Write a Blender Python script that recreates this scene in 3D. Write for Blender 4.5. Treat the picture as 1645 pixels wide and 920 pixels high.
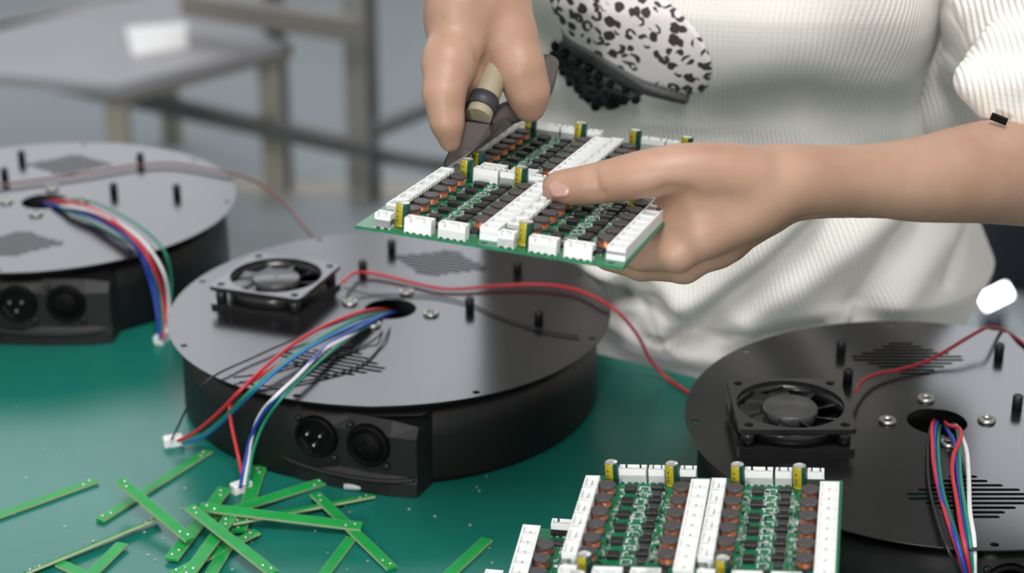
import bpy, bmesh, math, random
import numpy as np
from mathutils import Vector, Matrix
from mathutils.bvhtree import BVHTree

random.seed(7); np.random.seed(7)
for o in list(bpy.data.objects): bpy.data.objects.remove(o)
SC = bpy.context.scene
COL = SC.collection

# ------------------------------------------------------------------ camera, world, lights, exposure
F = 3000.0; PITCH = 0.392; ZC = 0.5415          # focal length in pixels of the 1645 frame, camera height above the mat
camd = bpy.data.cameras.new('camera'); cam = bpy.data.objects.new('camera', camd); COL.objects.link(cam)
cam.location = (0, 0, ZC); cam.rotation_euler = (math.pi/2 - PITCH, 0, 0)
camd.sensor_width = 36; camd.lens = 36*F/1645; camd.clip_start = .02
camd.dof.use_dof = True; camd.dof.focus_distance = 0.98; camd.dof.aperture_fstop = 6.2
SC.camera = cam
SC.view_settings.view_transform = 'Standard'; SC.view_settings.look = 'None'
SC.view_settings.exposure = 0.0; SC.view_settings.gamma = 1; SC.view_settings.use_curve_mapping = False

world = bpy.data.worlds.new('world'); SC.world = world; world.use_nodes = True
bg = world.node_tree.nodes['Background']; bg.inputs[0].default_value = (.755, .73, .69, 1); bg.inputs[1].default_value = .74

def area(name, loc, target, size, power, color=(1, 1, 1), sy=None):
    l = bpy.data.lights.new(name, 'AREA'); l.energy = power; l.color = color; l.size = size
    if sy: l.shape = 'RECTANGLE'; l.size_y = sy
    o = bpy.data.objects.new(name, l); COL.objects.link(o); o.location = loc
    o.rotation_euler = (Vector(target)-Vector(loc)).to_track_quat('-Z', 'Y').to_euler(); return o
area('ceiling_light', (.10, -.25, 2.2), (.15, 1.1, .1), .9, 44, (1, .985, .96))
area('front_lamp', (-.22, -.04, .36), (.08, 1.15, .14),   .08, 4.4, (1, .98, .96))
WINDOW_STRENGTH = 3.9

# ------------------------------------------------------------------ projection helpers (pixels of the photo -> points in the place)
cp, sp = math.cos(PITCH), math.sin(PITCH)
def ray(u, v):
    x = (u-822.5)/F; y = -(v-460)/F
    return np.array([x, cp+y*sp, -sp+y*cp])
def onz(u, v, z):
    d = ray(u, v); t = (z-ZC)/d[2]; return np.array([0, 0, ZC])+d*t
def atd(u, v, d): return np.array([0, 0, ZC])+ray(u, v)*d

# ------------------------------------------------------------------ materials
def new_mat(name):
    m = bpy.data.materials.new(name); m.use_nodes = True
    return m, m.node_tree.nodes, m.node_tree.links, m.node_tree.nodes['Principled BSDF']
def mat(name, col, rough=.5, metal=0, var=.12, scale=60, bump=0, bscale=400, spec=.5, sss=0):
    m, n, l, b = new_mat(name)
    b.inputs['Roughness'].default_value = rough; b.inputs['Metallic'].default_value = metal
    b.inputs['Specular IOR Level'].default_value = spec
    tc = n.new('ShaderNodeTexCoord'); nz = n.new('ShaderNodeTexNoise'); nz.inputs['Scale'].default_value = scale
    nz.inputs['Detail'].default_value = 4; l.new(tc.outputs['Object'], nz.inputs['Vector'])
    r = n.new('ShaderNodeMix'); r.data_type = 'RGBA'
    r.inputs[6].default_value = (*[c*(1-var) for c in col], 1); r.inputs[7].default_value = (*[min(1, c*(1+var)) for c in col], 1)
    l.new(nz.outputs['Fac'], r.inputs[0]); l.new(r.outputs[2], b.inputs['Base Color'])
    if bump:
        n2 = n.new('ShaderNodeTexNoise'); n2.inputs['Scale'].default_value = bscale; l.new(tc.outputs['Object'], n2.inputs['Vector'])
        bp = n.new('ShaderNodeBump'); bp.inputs['Strength'].default_value = bump; bp.inputs['Distance'].default_value = .001
        l.new(n2.outputs['Fac'], bp.inputs['Height']); l.new(bp.outputs['Normal'], b.inputs['Normal'])
    if sss:
        b.inputs['Subsurface Weight'].default_value = sss; b.inputs['Subsurface Radius'].default_value = (1, .35, .2)
        b.inputs['Subsurface Scale'].default_value = .004
    return m
M = {}
M['mat_green'] = mat('mat_green', (.009, .150, .118), .28, var=.18, scale=9, bump=.05, bscale=900, spec=.20)
M['plate'] = mat('anodised_plate', (.010, .010, .0115), .20, var=.12, scale=40, bump=.02, bscale=1500, spec=.38)
M['plate_lid'] = M['plate']
M['body'] = mat('black_plastic', (.0034, .0036, .0042), .5, var=.2, scale=30, bump=.10, bscale=1800)
M['panel'] = mat('black_panel', (.006, .0068, .0076), .52, var=.2, scale=50, bump=.08, bscale=1800)
M['black'] = mat('socket_black', (.002, .002, .0025), .6, spec=.12)
M['pinblack'] = mat('black_nylon', (.010, .010, .014), .45)
M['fan'] = mat('fan_plastic', (.016, .016, .018), .24, var=.15, spec=.6)
M['hub'] = mat('fan_hub_label', (.055, .055, .058), .36)
M['steel'] = mat('steel', (.38, .375, .36), .38, 1, var=.2)
M['white'] = mat('white_nylon', (.78, .79, .79), .42, var=.04, scale=200, sss=.15)
M['pcb_light'] = mat('pcb_mask', (.009, .150, .066), .34, var=.5, scale=420)
M['pcb'] = M['pcb_light']
M['strip'] = mat('strip_mask', (.010, .285, .058), .45, var=.2, scale=120, spec=.22)
M['strip_edge'] = mat('strip_cut_edge', (.30, .40, .22), .7)
M['ferrite'] = mat('ferrite', (.062, .058, .060), .55, var=.25, scale=500)
M['copper'] = mat('copper_winding', (.74, .29, .14), .34, .7, var=.3, scale=700)
M['chip'] = mat('chip_epoxy', (.013, .013, .014), .45)
M['chip_pale'] = mat('chip_epoxy_worn', (.032, .032, .033), .5)
M['tin'] = mat('tinned_lead', (.62, .64, .64), .35, .8, var=.2)
M['smd'] = mat('smd_bits', (.42, .44, .42), .4, .2, var=.8, scale=500)
M['cap_green'] = mat('capacitor_sleeve', (.008, .055, .042), .25)
M['cap_yellow'] = mat('capacitor_stripe', (.36, .30, .013), .3)
M['cap_top'] = mat('capacitor_top', (.68, .70, .68), .3, .6)
M['plier'] = mat('plier_steel', (.12, .105, .10), .45, .6, var=.2)
M['grip'] = mat('plier_grip', (.30, .265, .185), .55, var=.15)
M['grip_dark'] = mat('plier_band', (.03, .034, .042), .5)
M['wire_red'] = mat('wire_red', (.50, .020, .035), .4)
M['wire_darkred'] = mat('wire_dark_red', (.30, .012, .025), .42)
M['wire_blue'] = mat('wire_blue', (.012, .045, .33), .4)
M['wire_skyblue'] = mat('wire_sky_blue', (.02, .15, .42), .4)
M['wire_green'] = mat('wire_green', (.012, .22, .14), .4)
M['wire_white'] = mat('wire_white', (.68, .68, .70), .4)
M['wire_black'] = mat('wire_black', (.012, .012, .013), .4)
M['wire_brown'] = mat('wire_brown', (.16, .062, .055), .45)
M['floor'] = mat('floor_paint', (.31, .355, .38), .30, var=.14, scale=1.3)
M['wall'] = mat('wall_paint', (.36, .39, .41), .7, scale=2)
M['rack'] = mat('rack_steel', (.125, .13, .13), .45, .1, scale=6)
M['rack_light'] = mat('rack_grey', (.31, .31, .30), .45, scale=6)
M['rack_warm'] = mat('rack_warm_grey', (.23, .22, .20), .5, scale=6)
M['shelf'] = mat('shelf_grey', (.36, .36, .39), .35, scale=5)
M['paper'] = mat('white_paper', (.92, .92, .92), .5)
M['beige'] = mat('beige_paint', (.36, .35, .29), .6)
M['navy'] = mat('navy_plastic', (.016, .022, .032), .5)
M['clear'] = mat('clear_sleeve', (.45, .5, .5), .25)
M['jeans'] = mat('dark_trousers', (.02, .024, .035), .8)
M['nail'] = mat('nail', (.41, .245, .21), .3, var=.06)

# skin: pinker over knuckles and creases through noise
def skin():
    m, n, l, b = new_mat('skin')
    tc = n.new('ShaderNodeTexCoord')
    a = n.new('ShaderNodeTexNoise'); a.inputs['Scale'].default_value = 28; a.inputs['Detail'].default_value = 5
    l.new(tc.outputs['Object'], a.inputs['Vector'])
    r = n.new('ShaderNodeValToRGB'); e = r.color_ramp.elements
    e[0].position = .35; e[0].color = (.365, .215, .150, 1); e[1].position = .68; e[1].color = (.44, .275, .20, 1)
    l.new(a.outputs['Fac'], r.inputs[0]); l.new(r.outputs[0], b.inputs['Base Color'])
    v = n.new('ShaderNodeTexVoronoi'); v.inputs['Scale'].default_value = 900; l.new(tc.outputs['Object'], v.inputs['Vector'])
    bp = n.new('ShaderNodeBump'); bp.inputs['Strength'].default_value = .10; bp.inputs['Distance'].default_value = .0008
    l.new(v.outputs['Distance'], bp.inputs['Height']); l.new(bp.outputs['Normal'], b.inputs['Normal'])
    b.inputs['Roughness'].default_value = .48; b.inputs['Subsurface Weight'].default_value = .25
    b.inputs['Subsurface Radius'].default_value = (1, .35, .2); b.inputs['Subsurface Scale'].default_value = .006
    return m
M['skin'] = skin()

def knit():
    m, n, l, b = new_mat('cream_rib_knit')
    uv = n.new('ShaderNodeUVMap'); sx = n.new('ShaderNodeSeparateXYZ'); l.new(uv.outputs[0], sx.inputs[0])
    nz = n.new('ShaderNodeTexNoise'); nz.inputs['Scale'].default_value = 40; l.new(uv.outputs[0], nz.inputs['Vector'])
    mu = n.new('ShaderNodeMath'); mu.operation = 'MULTIPLY'; mu.inputs[1].default_value = 2*math.pi/.0030; l.new(sx.outputs[0], mu.inputs[0])
    si = n.new('ShaderNodeMath'); si.operation = 'SINE'; l.new(mu.outputs[0], si.inputs[0])
    my = n.new('ShaderNodeMath'); my.operation = 'MULTIPLY'; my.inputs[1].default_value = 2*math.pi/.0032; l.new(sx.outputs[1], my.inputs[0])
    sy = n.new('ShaderNodeMath'); sy.operation = 'SINE'; l.new(my.outputs[0], sy.inputs[0])
    ml = n.new('ShaderNodeMath'); ml.operation = 'MULTIPLY_ADD'; ml.inputs[1].default_value = .07; l.new(sy.outputs[0], ml.inputs[0]); l.new(si.outputs[0], ml.inputs[2])
    bp = n.new('ShaderNodeBump'); bp.inputs['Strength'].default_value = .5; bp.inputs['Distance'].default_value = .0007
    l.new(ml.outputs[0], bp.inputs['Height']); l.new(bp.outputs['Normal'], b.inputs['Normal'])
    r = n.new('ShaderNodeMix'); r.data_type = 'RGBA'; r.inputs[6].default_value = (.80, .785, .745, 1); r.inputs[7].default_value = (.87, .86, .83, 1)
    l.new(nz.outputs['Fac'], r.inputs[0]); l.new(r.outputs[2], b.inputs['Base Color'])
    b.inputs['Roughness'].default_value = .85; b.inputs['Specular IOR Level'].default_value = .2
    return m
M['knit'] = knit()

def leopard():
    m, n, l, b = new_mat('leopard_print')
    uv = n.new('ShaderNodeUVMap')
    nz = n.new('ShaderNodeTexNoise'); nz.inputs['Scale'].default_value = 170; nz.inputs['Detail'].default_value = 2; l.new(uv.outputs[0], nz.inputs['Vector'])
    mx = n.new('ShaderNodeVectorMath'); mx.operation = 'MULTIPLY_ADD'; mx.inputs[1].default_value = (.0042,)*3
    l.new(nz.outputs['Color'], mx.inputs[0]); l.new(uv.outputs[0], mx.inputs[2])
    v = n.new('ShaderNodeTexVoronoi'); v.inputs['Scale'].default_value = 122; v.inputs['Randomness'].default_value = .72; l.new(mx.outputs[0], v.inputs['Vector'])
    def ms(op, a, bb, cc=None):
        x = n.new('ShaderNodeMath'); x.operation = op
        for i, q in enumerate((a, bb, cc)):
            if q is None: continue
            if isinstance(q, (int, float)): x.inputs[i].default_value = q
            else: l.new(q, x.inputs[i])
        return x.outputs[0]
    d = v.outputs['Distance']
    sepc = n.new('ShaderNodeSeparateColor'); l.new(v.outputs['Color'], sepc.inputs[0])
    outer = ms('MULTIPLY_ADD', sepc.outputs[0], .08, .43)
    ring = ms('MULTIPLY', ms('LESS_THAN', d, outer), ms('GREATER_THAN', d, ms('MULTIPLY_ADD', sepc.outputs[1], .16, .06)))
    n2 = n.new('ShaderNodeTexNoise'); n2.inputs['Scale'].default_value = 150; n2.inputs['Detail'].default_value = 0; l.new(uv.outputs[0], n2.inputs['Vector'])
    brk = ms('GREATER_THAN', n2.outputs['Fac'], .42)
    k = ms('MULTIPLY', ring, brk)
    r = n.new('ShaderNodeMix'); r.data_type = 'RGBA'; r.inputs[6].default_value = (.80, .755, .78, 1); r.inputs[7].default_value = (.050, .036, .042, 1)
    l.new(k, r.inputs[0]); l.new(r.outputs[2], b.inputs['Base Color']); b.inputs['Roughness'].default_value = .7
    return m
M['leopard'] = leopard()
M['patch_grey'] = mat('grey_band', (.055, .055, .058), .5, var=.35, scale=300)
M['patch_black'] = mat('black_plush', (.016, .018, .021), .6, var=.8, scale=110, bump=1, bscale=120)

def emit(name, col, s):
    m, n, l, b = new_mat(name)
    b.inputs['Base Color'].default_value = (*col, 1); b.inputs['Emission Color'].default_value = (*col, 1); b.inputs['Emission Strength'].default_value = s
    return m
M['window'] = emit('window_daylight', (.90, .93, 1.0), WINDOW_STRENGTH)
M['window_low'] = emit('window_daylight_low', (.90, .93, 1.0), WINDOW_STRENGTH*.55)
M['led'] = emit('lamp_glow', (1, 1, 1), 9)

# ------------------------------------------------------------------ mesh builder
class MB:
    def __init__(s): s.v = []; s.f = []; s.m = []; s.sm = []
    def add(s, vs, fs, mi=0, smooth=False):
        b = len(s.v); s.v += [tuple(map(float, p)) for p in vs]
        for f in fs: s.f.append([b+i for i in f]); s.m.append(mi); s.sm.append(smooth)
    def box(s, x0, x1, y0, y1, z0, z1, mi=0):
        s.add([(x, y, z) for z in (z0, z1) for y in (y0, y1) for x in (x0, x1)],
              [(0, 2, 3, 1), (4, 5, 7, 6), (0, 1, 5, 4), (2, 6, 7, 3), (0, 4, 6, 2), (1, 3, 7, 5)], mi)
    def bbox(s, x0, x1, y0, y1, z0, z1, c, mi=0):   # box with chamfered top and vertical edges
        def ring(z, i):
            a, b2, d, e = x0+i, x1-i, y0+i, y1-i
            return [(a+c, d, z), (b2-c, d, z), (b2, d+c, z), (b2, e-c, z), (b2-c, e, z), (a+c, e, z), (a, e-c, z), (a, d+c, z)]
        vs = ring(z0, 0)+ring(z1-c, 0)+ring(z1, c)
        fs = [tuple(range(7, -1, -1)), tuple(range(16, 24))]
        for k in (0, 8):
            fs += [(k+i, k+(i+1) % 8, k+8+(i+1) % 8, k+8+i) for i in range(8)]
        s.add(vs, fs, mi)
    def lathe(s, prof, n=32, c=(0, 0), mi=0, smooth=True, close=False, fmat=None):
        vs = []; fs = []; k = len(prof)
        for i in range(n):
            a = 2*math.pi*i/n
            for r, z in prof: vs.append((c[0]+r*math.cos(a), c[1]+r*math.sin(a), z))
        b = len(s.v); s.v += vs
        rng = range(k) if close else range(k-1)
        for i in range(n):
            j = (i+1) % n
            for q in rng:
                q2 = (q+1) % k
                s.f.append([b+i*k+q, b+j*k+q, b+j*k+q2, b+i*k+q2]); s.m.append(fmat(i/n, q) if fmat else mi); s.sm.append(smooth)
        if not close:
            if prof[0][0] > 1e-6: s.f.append([b+i*k for i in range(n)][::-1]); s.m.append(fmat(0, -1) if fmat else mi); s.sm.append(False)
            if prof[-1][0] > 1e-6: s.f.append([b+i*k+k-1 for i in range(n)]); s.m.append(fmat(0, -2) if fmat else mi); s.sm.append(False)
    def prism(s, poly, z0, z1, mi=0):
        n = len(poly)
        s.add([(x, y, z0) for x, y in poly]+[(x, y, z1) for x, y in poly],
              [tuple(range(n-1, -1, -1)), tuple(range(n, 2*n))]+[(i, (i+1) % n, n+(i+1) % n, n+i) for i in range(n)], mi)
    def tube(s, pts, r, n=8, mi=0, rs=None):
        P = [Vector(p) for p in pts]; m = len(P); vs = []
        t0 = (P[1]-P[0]).normalized(); up = Vector((0, 0, 1)) if abs(t0.z) < .9 else Vector((1, 0, 0))
        nv = (up-t0*up.dot(t0)).normalized()
        for i in range(m):
            t = (P[min(i+1, m-1)]-P[max(i-1, 0)]).normalized()
            nv = (nv-t*nv.dot(t)).normalized(); bv = t.cross(nv)
            rr = rs[i] if rs else r
            for k in range(n):
                a = 2*math.pi*k/n; q = P[i]+(nv*math.cos(a)+bv*math.sin(a))*rr; vs.append(tuple(q))
        fs = [(i*n+k, i*n+(k+1) % n, (i+1)*n+(k+1) % n, (i+1)*n+k) for i in range(m-1) for k in range(n)]
        b = len(s.v); s.add(vs, fs, mi, True)
        s.f.append([b+k for k in range(n)][::-1]); s.m.append(mi); s.sm.append(False)
        s.f.append([b+(m-1)*n+k for k in range(n)]); s.m.append(mi); s.sm.append(False)
    def obar(s, a, b, w, h, mi=0, up=(0, 0, 1)):    # box bar from a to b
        a = Vector(a); b = Vector(b); t = (b-a).normalized(); up = Vector(up)
        sd = t.cross(up).normalized(); u = sd.cross(t)
        vs = [p+sd*x*w/2+u*y*h/2 for p in (a, b) for x, y in ((-1, -1), (1, -1), (1, 1), (-1, 1))]
        s.add([tuple(v) for v in vs], [(3, 2, 1, 0), (4, 5, 6, 7), (0, 1, 5, 4), (1, 2, 6, 5), (2, 3, 7, 6), (3, 0, 4, 7)], mi)
    def mesh(s, name, mats):
        me = bpy.data.meshes.new(name); me.from_pydata(s.v, [], s.f)
        for m in (mats if isinstance(mats, (list, tuple)) else [mats]): me.materials.append(m)
        me.polygons.foreach_set('material_index', s.m); me.polygons.foreach_set('use_smooth', s.sm)
        me.update(); return me
    def build(s, name, mats, parent=None, **k): return link(name, s.mesh(name, mats), parent, **k)
def link(name, me, parent=None, loc=None, rot=None):
    o = bpy.data.objects.new(name, me); COL.objects.link(o)
    if parent: o.parent = parent
    if loc is not None: o.location = loc
    if rot is not None: o.rotation_euler = rot
    return o
def tag(o, label, cat, group=None, kind=None):
    o['label'] = label; o['category'] = cat
    if group: o['group'] = group
    if kind: o['kind'] = kind
    return o
def thing(name, label, cat, loc=(0, 0, 0), rotz=0, group=None, matrix=None):
    o = bpy.data.objects.new(name, None); COL.objects.link(o); o.empty_display_size = .02
    if matrix is not None: o.matrix_world = matrix
    else: o.location = loc; o.rotation_euler = (0, 0, rotz)
    return tag(o, label, cat, group)
def cut(obj, cutter):
    md = obj.modifiers.new('c', 'BOOLEAN'); md.operation = 'DIFFERENCE'; md.solver = 'EXACT'; md.object = cutter
    dg = bpy.context.evaluated_depsgraph_get(); dg.update()
    me = bpy.data.meshes.new_from_object(obj.evaluated_get(dg)); obj.modifiers.clear()
    old = obj.data; obj.data = me; bpy.data.meshes.remove(old); cm = cutter.data
    bpy.data.objects.remove(cutter); bpy.data.meshes.remove(cm)
def copy_tree(o, parent=None):
    c = o.copy(); COL.objects.link(c)
    if parent: c.parent = parent
    for ch in o.children: copy_tree(ch, c)
    return c
def spline(pts, n=8):
    P = [np.array(p, float) for p in pts]; out = []
    Q = [2*P[0]-P[1]]+P+[2*P[-1]-P[-2]]
    for i in range(1, len(Q)-2):
        a, b, c, d = Q[i-1], Q[i], Q[i+1], Q[i+2]
        for k in range(n):
            t = k/n; out.append(.5*((2*b)+(-a+c)*t+(2*a-5*b+4*c-d)*t*t+(-a+3*b-3*c+d)*t**3))
    out.append(P[-1]); return out

# ------------------------------------------------------------------ setting
def struct(o): o['kind'] = 'structure'; return o
FZ = -.75
m = MB(); m.box(-6, 6, -1.5, 8, FZ-.05, FZ); struct(m.build('floor', M['floor']))
WY = 6.4
m = MB()
for x0, x1, z0, z1 in ((-6, -4.6, FZ, 4.6), (2.8, 6, FZ, 4.6), (-4.6, 2.8, FZ, 1.1), (-4.6, 2.8, 4.2, 4.6)): m.box(x0, x1, WY, WY+.15, z0, z1)
struct(m.build('wall_back', M['wall']))
m = MB(); m.box(-4.6, 2.8, WY+.08, WY+.1, 2.25, 4.2, 0)
win = struct(m.build('window_1', M['window']))
m = MB(); m.box(-4.6, 2.8, WY+.08, WY+.1, 1.1, 2.25, 0); struct(m.build('window_2', M['window_low']))
m = MB()
for i in range(5):
    x = -4.6+i*7.4/4; m.box(x-.04, x+.04, WY+.02, WY+.08, 1.1, 4.2)
for z in (1.1, 2.25, 4.2): m.box(-4.64, 2.84, WY+.02, WY+.08, z-.03, z+.03)
struct(m.build('window_frame', M['rack_light'], win))

# ------------------------------------------------------------------ workbench and mat
E0 = np.array([.085, 1.172]); ed = np.array([.857, -.515]); en = np.array([-.515, -.857])
def bench_rect(a0, a1, b0, b1): return [tuple(E0+ed*a+en*b) for a, b in ((a0, b0), (a0, b1), (a1, b1), (a1, b0))]
t = thing('workbench', 'workbench under the green mat carrying every part being assembled', 'workbench', (0, 0, FZ))
def loc(poly): return poly
m = MB(); m.prism(bench_rect(-1.2, 1.1, .004, .86), -.035, -.0025); o = m.build('tabletop', M['rack_light'], t, loc=(0, 0, -FZ))
for a in (-1.12, 1.02):
    for b in (.06, .8):
        p = E0+ed*a+en*b; m = MB(); m.box(p[0]-.02, p[0]+.02, p[1]-.02, p[1]+.02, FZ, -.035); m.build('leg', M['rack'], t, loc=(0, 0, -FZ))
m = MB(); m.prism(bench_rect(-1.2, 1.1, 0, .86), -.0025, 0); o = m.build('desk_mat', M['mat_green']); tag(o, 'glossy dark green work mat covering the bench top', 'mat')

# ------------------------------------------------------------------ stage light bases
PINS = [(-40, 95, 8.5), (57, 89, 8.5), (50, 16, 8.5), (99, 13, 8.5), (-43, 52, 8.5)]
CX = [(12, 21, 34, 52, 64, 64, 52, 38, 26, 16)]
def slots(m, cy, up):
    hw = [6.5, 11, 18, 26, 33, 33, 25, 19, 12, 8]
    for i, w in enumerate(hw):
        y = (cy+(4.5-i)*4.9*up)/1000; w /= 1000; r = .0014
        poly = [(w*c2+r*math.cos(a), y+r*math.sin(a)) for c2, a0 in ((1, -math.pi/2), (-1, math.pi/2)) for a in [a0+math.pi*k/4 for k in range(5)]]
        m.prism(poly, .05, .065)
def base_proto():
    root = thing('stage_light_base', '', 'light base')
    # body: hollow bucket
    m = MB()
    m.lathe([(.020, .006), (.134, .006), (.134, .002), (.136, 0), (.1372, .004), (.1365, .030), (.1355, .046), (.132, .0485), (.128, .0488), (.128, .0570), (.122, .0570), (.122, .012), (.020, .012)], 96, close=True)
    m.build('body', M['body'], root)
    # connector boss
    m = MB()
    bot = [(-60, -112), (-56, -122), (-22, -134), (0, -137.5), (30, -139), (58, -137.8), (74, -134.5), (76, -116), (74, -100), (-58, -100)]
    top = [(-60, -112), (-56, -119.5), (-21, -132.5), (0, -134), (30, -135), (58, -135), (74, -133.5), (76, -115), (74, -100), (-58, -100)]
    mm = lambda P, z: [(x/1000, y/1000, z/1000) for x, y in P]
    n = len(bot); vs = mm(bot, 0.5)+mm(bot, 9)+mm(top, 13)+mm(top, 38.5)
    tz = [49, 47, 40.5, 45, 48, 47.5, 45, 46, 52, 52]
    vs += [(x/1000, (y+4)/1000 if i < 7 else y/1000, tz[i]/1000) for i, (x, y) in enumerate(top)]
    fs = [tuple(range(n-1, -1, -1)), tuple(range(4*n, 5*n))]
    for k in range(4): fs += [(k*n+i, k*n+(i+1) % n, (k+1)*n+(i+1) % n, (k+1)*n+i) for i in range(n)]
    m.add(vs, fs); boss = m.build('connector_panel', M['panel'], root)
    m = MB()       # thin curved lip under the sockets
    pts = [(-20, -133.6, 14), (0, -137.2, 10.5), (30, -139, 9.2), (56, -138, 10), (73, -134.8, 12.5)]
    m.tube(spline([(a/1000, b/1000, c/1000) for a, b, c in pts], 8), .0016, 8); m.build('lip', M['body'], boss)
    m = MB(); m.add([(x/1000, y/1000, z/1000) for x, y, z in ((-54, -121, 16), (-34, -128.6, 15), (-34, -128.6, 36), (-54, -121, 37), (-53, -119, 16), (-33, -126, 15), (-33, -126, 36), (-53, -119, 37))],
        [(0, 1, 2, 3), (7, 6, 5, 4), (0, 4, 5, 1), (1, 5, 6, 2), (2, 6, 7, 3), (3, 7, 4, 0)]); m.build('power_socket', M['black'], boss)
    def along(o, x, z): o.location = (x, -.1362, z); o.rotation_euler = (math.pi/2, 0, 0)
    m = MB(); m.lathe([(.0108, -.004), (.0108, .0006), (.0112, .0022), (.0122, .0024), (.0135, .0014), (.0138, -.001)], 40); m.lathe([(0, .0003), (.0108, .0003)], 40)
    s = m.build('male_socket', M['black'], boss); along(s, .010, .031)
    for a in (35, 145, 270):
        m = MB(); m.lathe([(.0012, -.002), (.0012, .0035), (.0007, .0045), (0, .0046)], 12, (.0052*math.cos(math.radians(a)), .0042*math.sin(math.radians(a))))
        m.build('contact_pin', M['steel'], s)
    m = MB(); m.lathe([(0, .0035), (.0088, .0035), (.0092, .0028), (.0092, .001), (.0105, .001), (.0108, .0022), (.0122, .0024), (.0135, .0014), (.0138, -.001)], 40)
    for a in (90, 210, 330):
        m.lathe([(.0014, .0036), (.0014, .0038), (0, .0038)], 10, (.0045*math.cos(math.radians(a)), .0045*math.sin(math.radians(a))))
    s = m.build('female_socket', M['black'], boss); along(s, .044, .031)
    for x, z in ((-.0015, .0415), (.0215, .0185), (.0325, .0425), (.0555, .0190)):
        m = MB(); m.lathe([(.0021, -.001), (.0021, .0008), (.0012, .0014), (0, .0014)], 16); s = m.build('panel_screw', M['body'], boss); along(s, x, z)
    # plate with real holes
    m = MB(); m.lathe([(.1448, .0570), (.145, .0572), (.145, .0578), (.1448, .058)], 160)
    pl = m.build('top_plate', M['plate'], root)
    c = MB(); c.lathe([(.0172, .05), (.0172, .065)], 40)
    for k in range(8):
        a = math.pi*k/4; c.lathe([(.0023, .05), (.0023, .065)], 12, (.1393*math.cos(a), .1393*math.sin(a)))
    slots(c, 87, 1); slots(c, -89, 1)
    co = c.build('cutter', M['plate']); co.location = (0, 0, 0)
    pl.parent = None; cut(pl, co); pl.parent = root
    for k in range(4):
        a = math.pi/2*k+.02
        m = MB(); m.lathe([(.0052, .058), (.0052, .0588), (.0047, .0600), (.0031, .0602), (.0029, .0586), (0, .0585)], 20, (.0288*math.cos(a), .0288*math.sin(a)), fmat=lambda f, q: 1 if q >= 4 else 0)  # bore floor coloured black for the dark of the hole
        m.build('nut', [M['steel'], M['black']], root)
    for x, y, h in PINS:
        m = MB(); m.lathe([(.0030, .058), (.0030, .058+h/1000), (.0026, .0585+h/1000), (.0014, .0586+h/1000), (.0013, .056+h/1000), (0, .056+h/1000)], 16, (x/1000, y/1000)); m.build('standoff', M['pinblack'], root)
    return root
BASES = {'L': ((-.3562, 1.339), 0, 'round black light base at the left rear, cables falling over its right side'),
         'C': ((-.0802, 1.131), -20, 'round black light base in the middle with fan and socket panel in full view'),
         'R': ((.2452, .966), 0, 'round black light base at the right edge behind the stacked circuit boards')}
b0 = base_proto(); bases = {}
for i, (k, (c, a, lab)) in enumerate(BASES.items()):
    o = b0 if i == 0 else copy_tree(b0)
    o.location = (*c, 0); o.rotation_euler = (0, 0, math.radians(a)); tag(o, lab, 'light base', 'stage light bases on the mat'); bases[k] = o

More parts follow.
